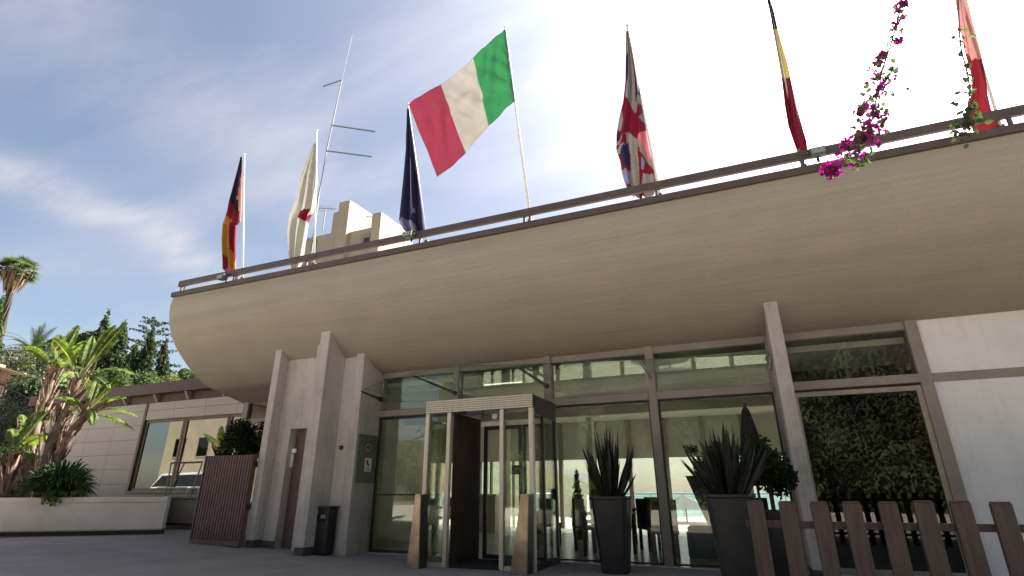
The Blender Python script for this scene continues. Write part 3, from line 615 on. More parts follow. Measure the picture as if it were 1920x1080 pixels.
# UK
def ZU(*p): return zz3(p, 1130, 40, 3.085)
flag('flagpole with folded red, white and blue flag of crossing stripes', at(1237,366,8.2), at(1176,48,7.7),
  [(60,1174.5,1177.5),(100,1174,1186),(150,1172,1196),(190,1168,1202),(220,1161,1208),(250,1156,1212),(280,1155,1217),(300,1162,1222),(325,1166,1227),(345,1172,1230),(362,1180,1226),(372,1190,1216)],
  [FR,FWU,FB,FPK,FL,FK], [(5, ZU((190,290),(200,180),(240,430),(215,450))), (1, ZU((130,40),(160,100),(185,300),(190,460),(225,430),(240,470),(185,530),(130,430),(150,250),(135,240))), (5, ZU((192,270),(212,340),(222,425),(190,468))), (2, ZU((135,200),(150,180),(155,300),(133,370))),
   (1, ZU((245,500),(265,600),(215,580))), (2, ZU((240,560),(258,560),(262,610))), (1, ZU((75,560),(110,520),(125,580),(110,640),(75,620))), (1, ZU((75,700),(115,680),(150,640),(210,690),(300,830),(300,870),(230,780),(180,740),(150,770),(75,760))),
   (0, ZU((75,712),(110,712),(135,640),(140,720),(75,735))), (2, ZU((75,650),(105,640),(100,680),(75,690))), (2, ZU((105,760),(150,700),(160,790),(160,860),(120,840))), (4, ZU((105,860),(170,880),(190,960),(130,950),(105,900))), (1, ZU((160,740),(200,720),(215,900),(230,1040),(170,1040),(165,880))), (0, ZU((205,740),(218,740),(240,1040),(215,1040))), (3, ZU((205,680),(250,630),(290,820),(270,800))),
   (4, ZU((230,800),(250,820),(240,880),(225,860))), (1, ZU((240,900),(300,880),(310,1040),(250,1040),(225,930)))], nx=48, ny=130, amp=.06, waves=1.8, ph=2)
# Belgian; light coming through the tip is painted as pink cloth
flag('flagpole with twisted black, yellow and red flag, next to a floodlight', at(1506,308,8.2), at(1438,-15,7.7),
  [(-10,1435,1440),(25,1443,1451),(58,1449,1458),(90,1455,1467),(120,1460,1476),(150,1465,1483),(200,1471,1495),(240,1478,1505),(262,1486,1511),(285,1495,1514),(300,1497,1509),(309,1501,1504)],
  [FR,FK,FYB,FPK], [(1, [(1400,-20),(1500,-20),(1500,59),(1400,59)]), (2, [(1400,59),(1500,59),(1500,148),(1400,153)]), (3, [(1480,296),(1520,296),(1520,320),(1480,320)])], amp=.04, waves=1.3, nx=20)
# last red flag; sun glare is painted in as paler, pinker cloth
flag('flagpole at the right end with long limp red and white flag, its top painted pale with glare', at(1878,243,8.2), at(1785,-60,7.7),
  [(-50,1778,1800),(0,1787,1811),(60,1798,1826),(100,1806,1836),(150,1820,1846),(180,1819,1851),(205,1812,1858),(230,1806,1874),(248,1826,1868)],
  [cloth('flag_glare_red', (.36,.075,.10), .6),cloth('flag_glare_pink', (.66,.42,.40), .6)], [(1, [(1770,-60),(1850,-60),(1845,120),(1770,90)])], amp=.03, waves=1.2, nx=24)
# Italian (flying)
def italian():
    base, top = at(995,415,8.2), at(947,50,7.35)
    t = thing('flagpole', base, 'tallest flagpole with green, white and red flag spread out in the wind', 'flag', 'flags along the canopy edge'); d = top-base
    b = MB(); b.tube([base-d.normalized()*.2, base+d*.5, top], [.026,.022,.016], 10); b.build('pole', WHITEM, t, smooth=True)
    b = MB(); b.box(base.x-.05, base.x+.05, base.y-.03, base.y+.05, 5.70, 5.86); b.build('bracket', BROWN, t)
    nrm = Vector((1,0,0)).cross(d).normalized()
    T = [(0,948,57),(.33,889,110),(.66,829,159),(1,768,198)]; Bm = [(0,966,191),(.18,944,210),(.33,918,238),(.5,896,264),(.66,876,288),(.8,855,306),(1,820,332)]
    def lerp(L_, s):
        for k in range(len(L_)-1):
            if L_[k][0] <= s <= L_[k+1][0]:
                u = (s-L_[k][0])/(L_[k+1][0]-L_[k][0]); return (L_[k][1]+(L_[k+1][1]-L_[k][1])*u, L_[k][2]+(L_[k+1][2]-L_[k][2])*u)
        return L_[-1][1:]
    b = MB(); nx, ny = 96, 40
    for i in range(nx+1):
        s = i/nx; a = lerp(T, s); c = lerp(Bm, s)
        for j in range(ny+1):
            v = j/ny; x = a[0]+(c[0]-a[0])*v; y = a[1]+(c[1]-a[1])*v
            r = ray(x, y); p = EYE+r*((base-EYE).dot(nrm)/r.dot(nrm))
            w = .25+.75*s
            ph = (s*1.2+v*1.1)
            nq = mnoise.noise(Vector((s*3.1, v*2.3, 1.7))); nq2 = mnoise.noise(Vector((s*9+v*5, v*2.2-s*2, 4.1))); nq3 = mnoise.noise(Vector((s*17+v*9, v*3-s*3, 9.1))); ed = .25+.75*sin(pi*v)
            off = ed*(.045*sin(2*pi*(s*3.6-v*1.2+nq*.9))*(1-s*.5)*min(1, s*8) + .05*nq2*(1.15-s) + .03*nq3*(1.2-s)) + .035*sin(2*pi*(s*1.4+v*.5))*w 
            b.v.append(tuple(p+Vector((0,-1,0))*off+Vector((0,-.03,0))))
    for i in range(nx):
        mi = 0 if i < nx/3 else (1 if i < 2*nx/3 else 2)
        for j in range(ny): a = i*(ny+1)+j; b.f.append((a, a+1, a+ny+2, a+ny+1)); b.mi.append(mi)
    o = b.build('flag', [FG,FW,FRI], t, smooth=True, normals=False); md = o.modifiers.new('thick', 'SOLIDIFY'); md.thickness = .004
italian()

# floodlights on the rail
def flood(px, label, flip=0):
    p = at(px[0], px[1], 7.95); t = thing('floodlight', p, label, 'floodlight', 'floodlights on the roof railing')
    FLG = mat('flood_grey', (.10,.115,.10), .45)
    b = MB(); x, y, z = p
    b.hexa([(x-.11,y-.15,z-.07),(x+.09,y-.15,z-.07),(x+.07,y+.02,z-.05),(x-.09,y+.02,z-.05),(x-.12,y-.13,z+.06),(x+.10,y-.13,z+.06),(x+.07,y+.02,z+.07),(x-.09,y+.02,z+.07)]); b.build('housing', FLG, t, bevel=.012)
    b = MB(); b.hexa([(x-.09,y-.156,z-.055),(x+.07,y-.156,z-.055),(x+.07,y-.151,z-.055),(x-.09,y-.151,z-.055),(x-.10,y-.136,z+.045),(x+.08,y-.136,z+.045),(x+.08,y-.131,z+.045),(x-.10,y-.131,z+.045)]); b.build('lens', mat('flood_lens', (.3,.32,.28), .25), t)
    b = MB(); b.tube([(x-.13,y-.06,z),(x-.13,y+.03,z+.10),(x+.11,y+.03,z+.10),(x+.11,y-.06,z)], .012, 6); b.tube([(x,y+.04,z-.1),(x,y+.04,z+.1)], .02, 6); b.build('bracket', DARK, t)
flood((422,522), 'small floodlight on the rail below the black, red and gold flag'); flood((770,443), 'small floodlight on the rail below the navy flag'); flood((1533,290), 'small floodlight on the rail beside the magenta blossoms')

# ================================================================== TOWER BLOCK BEHIND + MAST
CREAM = mat('cream_render', (.33,.29,.21), .8, .07, .8, .1)
tw = thing('rooftop_tower', (-19, 22, 0), 'cream angular stair tower rising behind the canopy roof', 'building')
def side(x, y, X): d = ray(x, y); return EYE+d*(X/d.x)
b = MB()
def slab(pf0, pf1, back, zb=4, Y=22):
    a = at(*pf0, Y); c = at(*pf1, Y); e = side(*back, c.x)
    # sloped top going back
    b.hexa([(a.x,Y,zb),(c.x,Y,zb),(c.x,e.y,zb),(a.x,e.y,zb),(a.x,Y,c.z),(c.x,Y,c.z),(c.x,e.y,e.z),(a.x,e.y,e.z)])
slab((637,376),(656,375),(713,411)); b.build('fin_wall', CREAM, tw, bevel=.02)
b = MB(); slab((699,398),(715,397),(775,440), Y=21.9); b.build('fin_wall', CREAM, tw, bevel=.02)
a = at(656,425,22.3); c = at(699,416,22.3); b = MB(); b.box(-19.75, -17.9, 22.3, 27, 4, 15.55); b.build('core', CREAM, tw)
o = boxo('window', mat('tan_reveal', (.3,.24,.17), .8), tw, -18.85, -18.2, 22.25, 22.31, 14.45, 15.2); boxo('louvre', DARK, o, -18.6, -18.22, 22.22, 22.26, 14.5, 14.9)
boxo('low_block', CREAM, tw, -23.0, -20.62, 22.1, 28, 4, 15.65); boxo('step_block', CREAM, tw, -20.95, -20.45, 22.05, 24, 4, 17.0)
boxo('parapet', CREAM, tw, -23.2, -22.0, 22.0, 22.1, 4, 15.4)
ms_ = thing('radio_mast', tuple(at(580,505,20)), 'tall slim steel radio mast with three crossarms behind the flags', 'antenna mast')
MA = 20; MASTM = mat('galvanised_grey', (.16,.165,.17), .6, .1, 8)
b = MB(); b.tube([at(578,520,MA),at(597,370,MA),at(612,285,MA),at(641,150,MA)], [.05,.045,.04,.03], 6); b.tube([at(641,150,MA),at(660,68,MA)], .014, 5); b.build('pole', MASTM, ms_)
b = MB(); q0, q1 = at(572,520,MA+.3), at(594,410,MA+.15)
for k in range(9):
    u = k/9; p = q0.lerp(q1, u); r_ = at(578,520,MA).lerp(at(597,370,MA), u); b.tube([p, r_, q0.lerp(q1, u+.1)], .018, 4)
b.tube([q0, q1], .025, 5); b.build('lattice', MASTM, ms_)
for (a, c) in (((641,150),(606,162)),((622,235),(704,247)),((613,283),(697,294))):
    b = MB(); b.tube([at(*a, MA), at(*c, MA)], .04, 6); b.build('crossarm', MASTM, ms_)
for i, (px, lab, n_) in enumerate((((612,388), 'small many-pronged antenna left of the tower top', 7),((700,404), 'tiny antenna spikes on the tower roof', 5))):
    an = MB(); p0 = at(px[0]-14, px[1]+2, 22.5); p1 = at(px[0]+18, px[1]+4, 22.5); an.tube([p0, p1], .025, 5)
    for k in range(n_):
        p = p0.lerp(p1, (k+.5)/n_); h = .35-.03*k; an.tube([p-Vector((0,.1,h)), p+Vector((0,.1,h))], .018, 4)
    q = p0.lerp(p1, .4); an.tube([q, Vector((q.x,q.y,q.z-1.6))], .03, 5)
    tag(an.build('aerial', STEEL), lab, 'antenna')

# ================================================================== FOLIAGE
def leaf_mat(n, col, tr=.3): return mat(n, col, .8, .25, .8, 0, spec=.08, leaf=tr)
def leafcloud(b, fn, n, size, rnd, up=.3, aspect=1.8):
    for _ in range(n):
        p, nout = fn(rnd)
        d = Vector((rnd.gauss(0,1), rnd.gauss(0,1), rnd.gauss(0,1)+up)).normalized()
        s_ = d.cross(Vector((rnd.gauss(0,1), rnd.gauss(0,1), rnd.gauss(0,1)))).normalized(); l = size*rnd.uniform(.6,1.4); w = l/aspect
        b.quad(p-d*l*.5, p+s_*w*.5, p+d*l*.5, p-s_*w*.5)
def blobs_fn(blobs, shell=.55):
    ws = [(r[0]*r[1]*r[2])**.6 for c, r in blobs]; tot = sum(ws)
    def fn(rnd):
        u = rnd.uniform(0, tot); k = 0
        while u > ws[k] and k < len(ws)-1: u -= ws[k]; k += 1
        c, r = blobs[k]; v = Vector((rnd.gauss(0,1), rnd.gauss(0,1), rnd.gauss(0,1))).normalized(); q = shell+(1-shell)*rnd.random()**.7
        return Vector((c[0]+v.x*r[0]*q, c[1]+v.y*r[1]*q, c[2]+v.z*r[2]*q)), v
    return fn
TRUNK = mat('bark', (.06,.05,.035), .9, .3, 8, .5)
def tree(pxtop, D, width, zbase, shape, M, n, label, cat='tree', group=None, size=.35, seed=0, name='tree'):
    rnd = random.Random(seed+int(pxtop[0])); top = atd(*pxtop, D) if len(pxtop) == 2 else Vector(pxtop); x, y = top.x, top.y; h = top.z-zbase
    t = thing(name, (x, y, zbase), label, cat, group); b = MB(); bl = []
    if shape == 'cypress':
        nn = 22
        for k in range(nn):
            u = k/(nn-1); zc = zbase+h*(.06+.91*u); r = width*.62*(1-u**1.5*.95)*rnd.uniform(.85,1.1)
            for q in range(3):
                a = rnd.uniform(0, 2*pi); bl.append(((x+cos(a)*r*.4, y+sin(a)*r*.4, zc+rnd.uniform(-.2,.2)), (r*.68+.06, r*.68+.06, h*.055*rnd.uniform(.9,1.5))))
    elif shape == 'cedar':
        for k in range(9):
            u = k/8; zc = zbase+h*(.35+.62*u); L_ = width*.5*(1.1-.75*u)
            for q in range(5):
                a = q*2*pi/5+k*.9+rnd.uniform(-.3,.3); 
                for s_ in (.35,.65,.95): bl.append(((x+cos(a)*L_*s_, y+sin(a)*L_*s_, zc+s_*.25), (L_*.2, L_*.2, .10)))
        bl.append(((x,y,zbase+h*.97),(.35,.35,.5)))
    else:
        for k in range(22):
            a = rnd.uniform(0, 2*pi); u = rnd.random(); rr = width*.5*math.sqrt(rnd.random())*(.95-.35*abs(u-.35)); zc = zbase+h*(.35+.58*u)
            r = width*rnd.uniform(.13,.22); bl.append(((x+cos(a)*rr, y+sin(a)*rr, min(zc, top.z-r*.8)), (r, r, r*.8)))
        bl.append(((x,y,top.z-width*.15),(width*.16,width*.16,width*.15)))
    leafcloud(b, blobs_fn(bl), int(n*(2.6 if shape == 'cypress' else 1.7)), size*.68, rnd, 1.2 if shape == 'cypress' else .2); b.build('crown', M, t, normals=False)
    tb = MB(); tb.tube([(x,y,zbase-.5),(x+.1,y,zbase+h*.5),(x,y,zbase+h*.9)], [width*.05+.08, width*.035+.05, .04], 8)
    for q in range(6):
        a = q*1.1; z = zbase+h*(.3+.09*q); tb.tube([(x,y,z),(x+cos(a)*width*.2,y+sin(a)*width*.2,z+h*.1),(x+cos(a)*width*.32,y+sin(a)*width*.32,z+h*.14)], [.09,.05,.02], 5)
    tb.build('trunk', TRUNK, t); return t
CY = leaf_mat('cypress_leaf', (.075,.10,.05), .25); MG = leaf_mat('mid_green_leaf', (.10,.135,.055)); BG = leaf_mat('bright_leaf', (.12,.16,.05), .35); OL = leaf_mat('olive_leaf', (.12,.135,.085), .2); CD = leaf_mat('cedar_leaf', (.07,.10,.065), .2)
G_ = 'cypresses and trees on the hillside'
tree((203,588), 52, 3.3, 4, 'cypress', CY, 6500, 'tallest dark cypress, behind the banana leaves', 'cypress', G_, .38, 1, 'cypress')
tree((232,610), 50, 4.4, 3, 'cypress', CY, 7500, 'broad dark cypress just right of the tallest one', 'cypress', G_, .38, 2, 'cypress')
tree((286,622), 50, 3.6, 3, 'cypress', CY, 6500, 'cypress in front of the layered cedar', 'cypress', G_, .38, 3, 'cypress')
tree((311,641), 52, 3.0, 3, 'cypress', CY, 5500, 'slim cypress nearest the canopy end', 'cypress', G_, .38, 4, 'cypress')
tree((258,645), 54, 4.0, 3, 'cypress', MG, 5500, 'lighter conical tree between two dark cypresses', 'tree', G_, .4, 5, 'cypress')
tree((291,600), 60, 7.5, 4, 'cedar', CD, 2600, 'dark cedar with flat layered branches above the cypresses', 'cedar', G_, .38, 6, 'cedar')
tree((168,622), 56, 4.0, 3, 'round', MG, 6500, 'dense green tree behind the banana leaves, left of the cypresses', 'tree', G_, .42, 7)
tree((132,634), 60, 5.0, 3, 'round', CY, 6500, 'dark round tree left of the tallest cypress', 'tree', G_, .42, 8)
tree((95,655), 55, 6.0, 3, 'round', MG, 5500, 'green round tree under the feathery palm', 'tree', G_, .42, 18)
tree((40,648), 42, 5.2, 4, 'round', OL, 8000, 'soft grey-green olive tree above the balustrade', 'olive tree', G_, .24, 9, 'olive_tree')
tree((3,565), 46, 2.6, 3, 'cypress', MG, 7000, 'tall green creeper-clad tree at the left edge', 'tree', G_, .34, 10)
tree((352,690), 46, 3.6, 1, 'round', MG, 5000, 'bushy green tree beside the end of the canopy', 'tree', G_, .34, 11)
tree((375,695), 42, 4, 1, 'round', BG, 4000, 'bright green bush beyond the wing roof near the canopy', 'bush', G_, .28, 12, 'bush')
tree((325,703), 40, 4, 1, 'round', BG, 4000, 'bright green bush beyond the middle of the wing roof', 'bush', G_, .28, 13, 'bush')
tree((280,700), 42, 4.0, 1, 'round', MG, 4500, 'mid green bush beyond the wing roof under the cedar', 'bush', G_, .3, 14, 'bush')
tree((235,702), 44, 4.0, 1, 'round', MG, 4500, 'mid green bush beyond the left part of the wing roof', 'bush', G_, .3, 15, 'bush')
tree((180,690), 40, 4.5, 1, 'round', CY, 4500, 'dark bush behind the leaning banana trunks', 'bush', G_, .3, 16, 'bush')
tree((120,700), 34, 4.0, 1, 'round', CY, 4500, 'dark bush between the stone wall and the banana trunks', 'bush', G_, .28, 17, 'bush')

# fan palm
def fan_palm():
    D = 55; top = atd(33,508,D); x, y = top.x, top.y
    t = thing('fan_palm', (x,y,5), 'tall fan palm with shaggy dry skirt against the sky', 'palm tree')
    b = MB(); a = atd(16,560,D); bb = atd(2,620,D); b.tube([(bb.x,bb.y,6),tuple(bb),tuple(a),tuple(top)], [.35,.3,.25,.2], 10); b.build('trunk', TRUNK, t)
    rnd = random.Random(2); b = MB(); sk = MB()
    for k in range(70):
        a = rnd.uniform(0,2*pi); el = rnd.uniform(-.35,1.2); L_ = rnd.uniform(.7,1.0)
        d = Vector((cos(a)*cos(el), sin(a)*cos(el), sin(el))); c = top+d*L_
        for q in range(12):
            ang = (q-5.5)/5.5*1.15; s_ = d.cross(Vector((0,0,1)));
            if s_.length < .1: s_ = Vector((1,0,0))
            s_.normalize(); dd = (d*cos(ang)+s_*sin(ang)); tip = c+dd*rnd.uniform(.7,.9)-Vector((0,0,.28)); w = dd.cross(d.cross(s_)).normalized()*.06
            b.face([c-w, c+w, tip])
        b.tube([top, c], .02, 3, caps=False)
    for k in range(420):
        a = rnd.uniform(0,2*pi); z = rnd.uniform(.1,-1.3); r = rnd.uniform(.3,1.1)*(1+z*.4)
        p = top+Vector((cos(a)*r, sin(a)*r, z)); w = Vector((-sin(a),cos(a),0))*.09; sk.face([p-w, p+w, p+Vector((0,0,-.8))-Vector((cos(a),sin(a),0))*.15])
    b.build('crown', leaf_mat('palm_leaf', (.12,.16,.05)), t, normals=False); sk.build('dry_skirt', mat('dry_frond', (.33,.23,.13), .9, .3, 5), t, normals=False)
fan_palm()
def frond(b, p0, az, L_, el, droop, n=16, w=.5, rnd=random):
    pts = []; d = Vector((cos(az)*cos(el), sin(az)*cos(el), sin(el))); p = Vector(p0)
    for k in range(n+1):
        pts.append(p.copy()); p = p+d*(L_/n); d = (d+Vector((0,0,-droop/n))).normalized()
    b.tube(pts, [.025*(1-k/(n+1))+.004 for k in range(n+1)], 4, caps=False)
    for k in range(2, n+1):
        dd = (pts[k]-pts[k-1]).normalized(); s_ = dd.cross(Vector((0,0,1))).normalized(); ww = w*sin(pi*min(.98, k/n*.9+.08))**.6
        for sg in (-1, 1):
            for q in (0,.5):
                c = pts[k-1].lerp(pts[k], q); tip = c+(s_*sg*.85+dd*.55+Vector((0,0,.05)))*ww; u = dd*.03*L_/2; b.face([c-u, c+u, tip])
dp = thing('date_palm', tuple(atd(62,665,52)), 'feathery date palm crown above the olive tree', 'palm tree')
rnd = random.Random(5); b = MB(); c0 = atd(62,664,52)
for k in range(44): frond(b, c0, rnd.uniform(0,2*pi), rnd.uniform(2.2,3.0), rnd.uniform(.1,1.35), 1.5, 14, .42)
b.build('crown', leaf_mat('date_leaf', (.10,.14,.06)), dp, normals=False); b = MB(); b.tube([(c0.x,c0.y,4),tuple(c0)], [.35,.3], 10); b.build('trunk', TRUNK, dp)

# giant bird-of-paradise / banana clumps in the planter
BAN = mat('banana_leaf', (.145,.20,.045), .7, .35, 1.5, 0, spec=.2, leaf=.4); BTR = mat('banana_trunk', (.16,.12,.09), .85, .45, 7, .5, col2=(.06,.04,.03), stretch=(1,1,.35)); PET = mat('petiole', (.25,.27,.11), .5, .2, 3); SHE = mat('dry_sheath', (.25,.16,.115), .8, .35, 5, .2)
def paddle(b, base, d0, Lp, Lb, w, droop, rnd, twist=0.0):
    d = Vector(d0).normalized(); p = Vector(base); pts = [p.copy()]
    for k in range(5): p = p+d*Lp/5; pts.append(p.copy()); d = (d+Vector((0,0,-droop*.15))).normalized()
    b.tube(pts, [.035,.032,.028,.025,.022,.018], 6, 1, caps=False); n = 26; q = []
    for k in range(n+1): q.append((p.copy(), d.copy())); p = p+d*Lb/n; d = (d+Vector((0,0,-droop/n))).normalized()
    b.tube([a for a, _ in q], [.018*(1-k/(n+2)) for k in range(n+1)], 5, 1, caps=False)
    side0 = d0.cross(Vector((0,0,1)));
    if side0.length < .1: side0 = Vector((1,0,0))
    side0.normalize(); side0 = (side0*cos(twist)+Vector((d0.y,-d0.x,0)).cross(side0)*0+Vector((0,0,1))*sin(twist)).normalized()
    for sg in (-1, 1):
        gap = 0; dro = rnd.uniform(.1,.4)
        for k in range(n):
            if rnd.random() < .22: dro = rnd.uniform(.05,.75)
            t0, t1 = k/n, (k+1)/n
            def prof_(t): return w*.5*(sin(pi*min(1, t*.93+.07))**.55)
            c0, e0 = q[k]; c1, e1 = q[k+1]
            up = side0.cross(e0).normalized(); o0 = (side0*sg+e0*.25+up*.25-Vector((0,0,dro))).normalized(); 
            a = c0+o0*prof_(t0); c = c1+o0*prof_(t1)-(e1*.012 if rnd.random() < .5 else Vector((0,0,0)))
            m0 = c0+(side0*sg+up*.45).normalized()*prof_(t0)*.5; m1 = c1+(side0*sg+up*.45).normalized()*prof_(t1)*.5
            b.quad(c0, c1, m1, m0, 0); b.quad(m0, m1, c, a, 0)
def banana(label, trunkpx, Y, leaves, seed, r0=.16):
    rnd = random.Random(seed); tp = [at(x, y, Y+dy) for x, y, dy in trunkpx]; tp[0].z = .9
    t = thing('banana_plant', tuple(tp[0]), label, 'banana plant', 'giant banana-like plants in the planter')
    cc = catmull(tp, 6); b = MB(); b.tube(cc, [r0*.68*(1-.45*k/len(cc))*rnd.uniform(.85,1.15) for k in range(len(cc))], 12); b.build('trunk', BTR, t, smooth=True)
    b = MB(); d = (cc[-1]-cc[-4]).normalized()
    for (az, el, Lp, Lb, w, dr) in leaves:
        paddle(b, cc[-1]-d*.1, Vector((cos(az)*cos(el), sin(az)*cos(el), sin(el))), Lp*.85, Lb*.76, w*.72, dr*.65, rnd, rnd.uniform(-.5,.5))
    b.build('leaves', [BAN, PET], t, normals=False)
    b = MB()
    for k in range(60):
        i = rnd.randrange(2, len(cc)-1); p = cc[i]; dd = (cc[i+1 if i+1 < len(cc) else i]-cc[i-1]).normalized(); a = rnd.uniform(0,2*pi); o_ = Vector((cos(a), sin(a), 0))
        p0 = p+o_*r0*.7; L_ = rnd.uniform(.25,.7); wv = o_.cross(dd).normalized()*.04
        b.hexa([p0-wv, p0+wv, p0+wv+o_*.015, p0-wv+o_*.015, p0+dd*L_+o_*.14-wv*.3, p0+dd*L_+o_*.14+wv*.3, p0+dd*L_+o_*.15+wv*.3, p0+dd*L_+o_*.15-wv*.3])
    b.build('old_sheaths', SHE, t)
# azimuths: image right ~ +X(0), towards camera ~ -pi/2
banana('tall banana plant with upright fan of pale leaves, left of pair', [(52,925,0),(62,830,0),(82,760,.2),(104,692,.3)], 8.35,
   [(.2,1.35,.5,1.3,.5,.25),(2.9,1.2,.5,1.3,.5,.5),(.0,1.05,.5,1.2,.45,.9),(-.6,.8,.4,1.1,.45,1.3),(2.2,1.35,.6,1.3,.5,.3),(-1.6,1.0,.4,1.0,.45,1.0),(1.2,1.4,.5,1.3,.5,.3),(3.6,.8,.4,1.1,.45,1.2),(.4,.7,.4,1.1,.45,1.3)], 3)
banana('tallest banana plant leaning right with leaf pointing at the sky', [(72,925,0),(95,830,0),(128,760,.2),(150,705,.3)], 8.3,
   [(.15,1.02,.9,1.5,.5,.25),(.5,.75,.5,1.4,.45,1.1),(2.6,1.3,.5,1.4,.5,.6),(.1,.5,.4,1.3,.42,1.2),(-.8,.6,.4,1.2,.45,1.4),(1.6,1.2,.6,1.3,.5,.5),(3.1,.9,.5,1.3,.5,1.0),(-1.4,1.1,.5,1.2,.5,.9),(.3,1.25,.7,1.4,.5,.4),(2.2,.5,.4,1.1,.45,1.4)], 4, .16)
banana('lower banana plant with arching leaves over the wing cladding', [(88,925,0),(112,850,0),(140,800,.1),(165,775,.2)], 8.5,
   [(.1,.85,.5,1.3,.42,1.0),(.35,.5,.6,1.3,.4,.9),(-.3,.65,.4,1.1,.4,1.6),(2.5,1.3,.4,1.1,.45,.6),(1.1,1.2,.5,1.2,.4,.6),(.2,1.15,.6,1.2,.45,.7),(-1.2,.9,.4,1.1,.4,1.2),(3.3,.7,.4,1.1,.4,1.3),(.6,.2,.5,1.2,.4,.8)], 6, .14)
banana('short banana plant with bright leaves at the left edge', [(10,925,0),(16,890,0),(24,850,.1)], 8.0,
   [(.2,1.0,.3,1.2,.5,1.0),(2.9,1.1,.3,1.2,.5,.9),(.9,1.3,.5,1.2,.5,.5),(-.7,.8,.3,1.0,.5,1.3),(-1.8,.9,.3,1.0,.5,1.2),(1.9,1.35,.4,1.3,.5,.4),(.0,.6,.3,1.1,.45,1.1)], 8, .12)
banana('middle banana plant with short green leaves between leaning trunks', [(35,925,0),(30,880,0),(45,815,.1)], 8.8,
   [(.2,1.0,.3,1.0,.45,1.0),(2.9,1.1,.3,1.1,.45,.9),(.9,1.3,.3,1.0,.4,.5),(-.7,.8,.3,1.0,.45,1.3)], 9, .13)
# grassy bush at the planter end
sbsh = thing('spiky_shrub', tuple(at(105,925,10.2)), 'rounded dark green fine-leaved shrub on the planter edge', 'shrub')
rnd = random.Random(4); b = MB(); c0 = at(112,905,8.4)
for k in range(900):
    a = rnd.uniform(0,2*pi); el = math.asin(rnd.uniform(-.1,1)); L_ = rnd.uniform(.5,.7); d = Vector((cos(a)*cos(el), sin(a)*cos(el), sin(el)))
    p = c0+Vector((0,0,-.15))+d*rnd.uniform(.05,.3); e = p+d*L_*.7; tip = e+d*L_*.25-Vector((0,0,.14)); w = d.cross(Vector((rnd.gauss(0,1),rnd.gauss(0,1),rnd.gauss(0,1)))).normalized()*.013
    b.quad(p-w, p+w, e+w, e-w); b.face([e-w, e+w, tip])
b.build('blades', leaf_mat('grass_green', (.05,.085,.03), .2), sbsh, normals=False)
gc = thing('ground_plants', tuple(at(40,925,9.8)), 'low light green leafy plants along the planter edge', 'plants')
b = MB(); bl = []
for k in range(16):
    p = at(rnd.uniform(-40,150), 925, rnd.uniform(8.2,9.2)); bl.append(((p.x,p.y,1.05),(.3,.3,.22)))
leafcloud(b, blobs_fn(bl, .2), 2600, .10, rnd); b.build('foliage', BG, gc, normals=False)
# bush above the gate
gbsh = thing('clipped_shrub', (-11.6, 10.0, 0), 'dark leafy shrub rising behind the slatted gate', 'shrub')
b = MB(); c0 = at(462,822,9.9); bl = [((c0.x+rnd.uniform(-.35,.35), c0.y+rnd.uniform(-.3,.3), c0.z+rnd.uniform(-.35,.25)),(.28,.28,.25)) for _ in range(12)]
leafcloud(b, blobs_fn(bl, .3), 5000, .07, rnd); b.build('crown', leaf_mat('dark_box_leaf', (.03,.05,.02), .15), gbsh, normals=False); b = MB(); b.tube([(c0.x,c0.y,0),(c0.x,c0.y,c0.z)], .05, 8); b.build('trunk', TRUNK, gbsh)

# stone wall + balustrade on the hillside
sw = thing('stone_terrace_wall', tuple(atd(30,720,36)), 'sunlit rubble stone wall with terracotta balustrade on top', 'wall')
RUB = brickmat('rubble_stone', (.46,.39,.29), (.33,.28,.21), (.2,.17,.13), .5, .24, .02, .5, .9, 'XZ', bump=1, big=.3)
TER = mat('terracotta', (.42,.24,.16), .8, .15, 6, .2)
A = atd(-60,668,36); B_ = atd(78,712,34); dv = (B_-A); nrm = Vector((-dv.y, dv.x, 0)).normalized()
def wseg(name, t0, t1, z0, z1, M, off=0, th=.4):
    a = A+dv*t0; c = A+dv*t1; b = MB(); o_ = nrm*off; T_ = nrm*th
    b.hexa([a+o_+Vector((0,0,z0)), c+o_+Vector((0,0,z0)), c+o_+T_+Vector((0,0,z0)), a+o_+T_+Vector((0,0,z0)), a+o_+Vector((0,0,z1)), c+o_+Vector((0,0,z1)), c+o_+T_+Vector((0,0,z1)), a+o_+T_+Vector((0,0,z1))]); return b.build(name, M, sw)
wseg('wall', 0, 1, -7, -.85, RUB); wseg('coping', 0, 1, -.849, -.72, TER, -.08, .56); wseg('top_rail', 0, 1, -.12, 0, TER, -.02, .3)
for t_ in (.02,.42,.74,.985): wseg('pier', t_-.015, t_+.015, -.719, .12, TER, -.05, .38)
n = 44
for k in range(n):
    p = A+dv*((k+.5)/n)+nrm*.13; b = MB(); b.lathe((p.x,p.y,p.z-.719), [(.07,0),(.045,.12),(.085,.26),(.04,.45),(.06,.59)], 6); b.build('baluster', TER, sw)
ir = thing('iron_railing', tuple(atd(30,735,31)), 'dark iron stair railing sloping down before the stone wall', 'railing')
b = MB(); p0 = atd(-20,708,31); p1 = atd(60,752,31); b.tube([p0,p1], .035, 6); b.tube([p0-Vector((0,0,.5)),p1-Vector((0,0,.5))], .025, 6)
for k in range(9): p = p0.lerp(p1, k/8); b.tube([p, p-Vector((0,0,1))], .02, 5)
b.build('rails', DARK, ir)
tree((-5,745), 30, 4.5, .5, 'round', OL, 4500, 'dark shrub below the iron stair railing', 'bush', G_, .22, 31, 'bush')

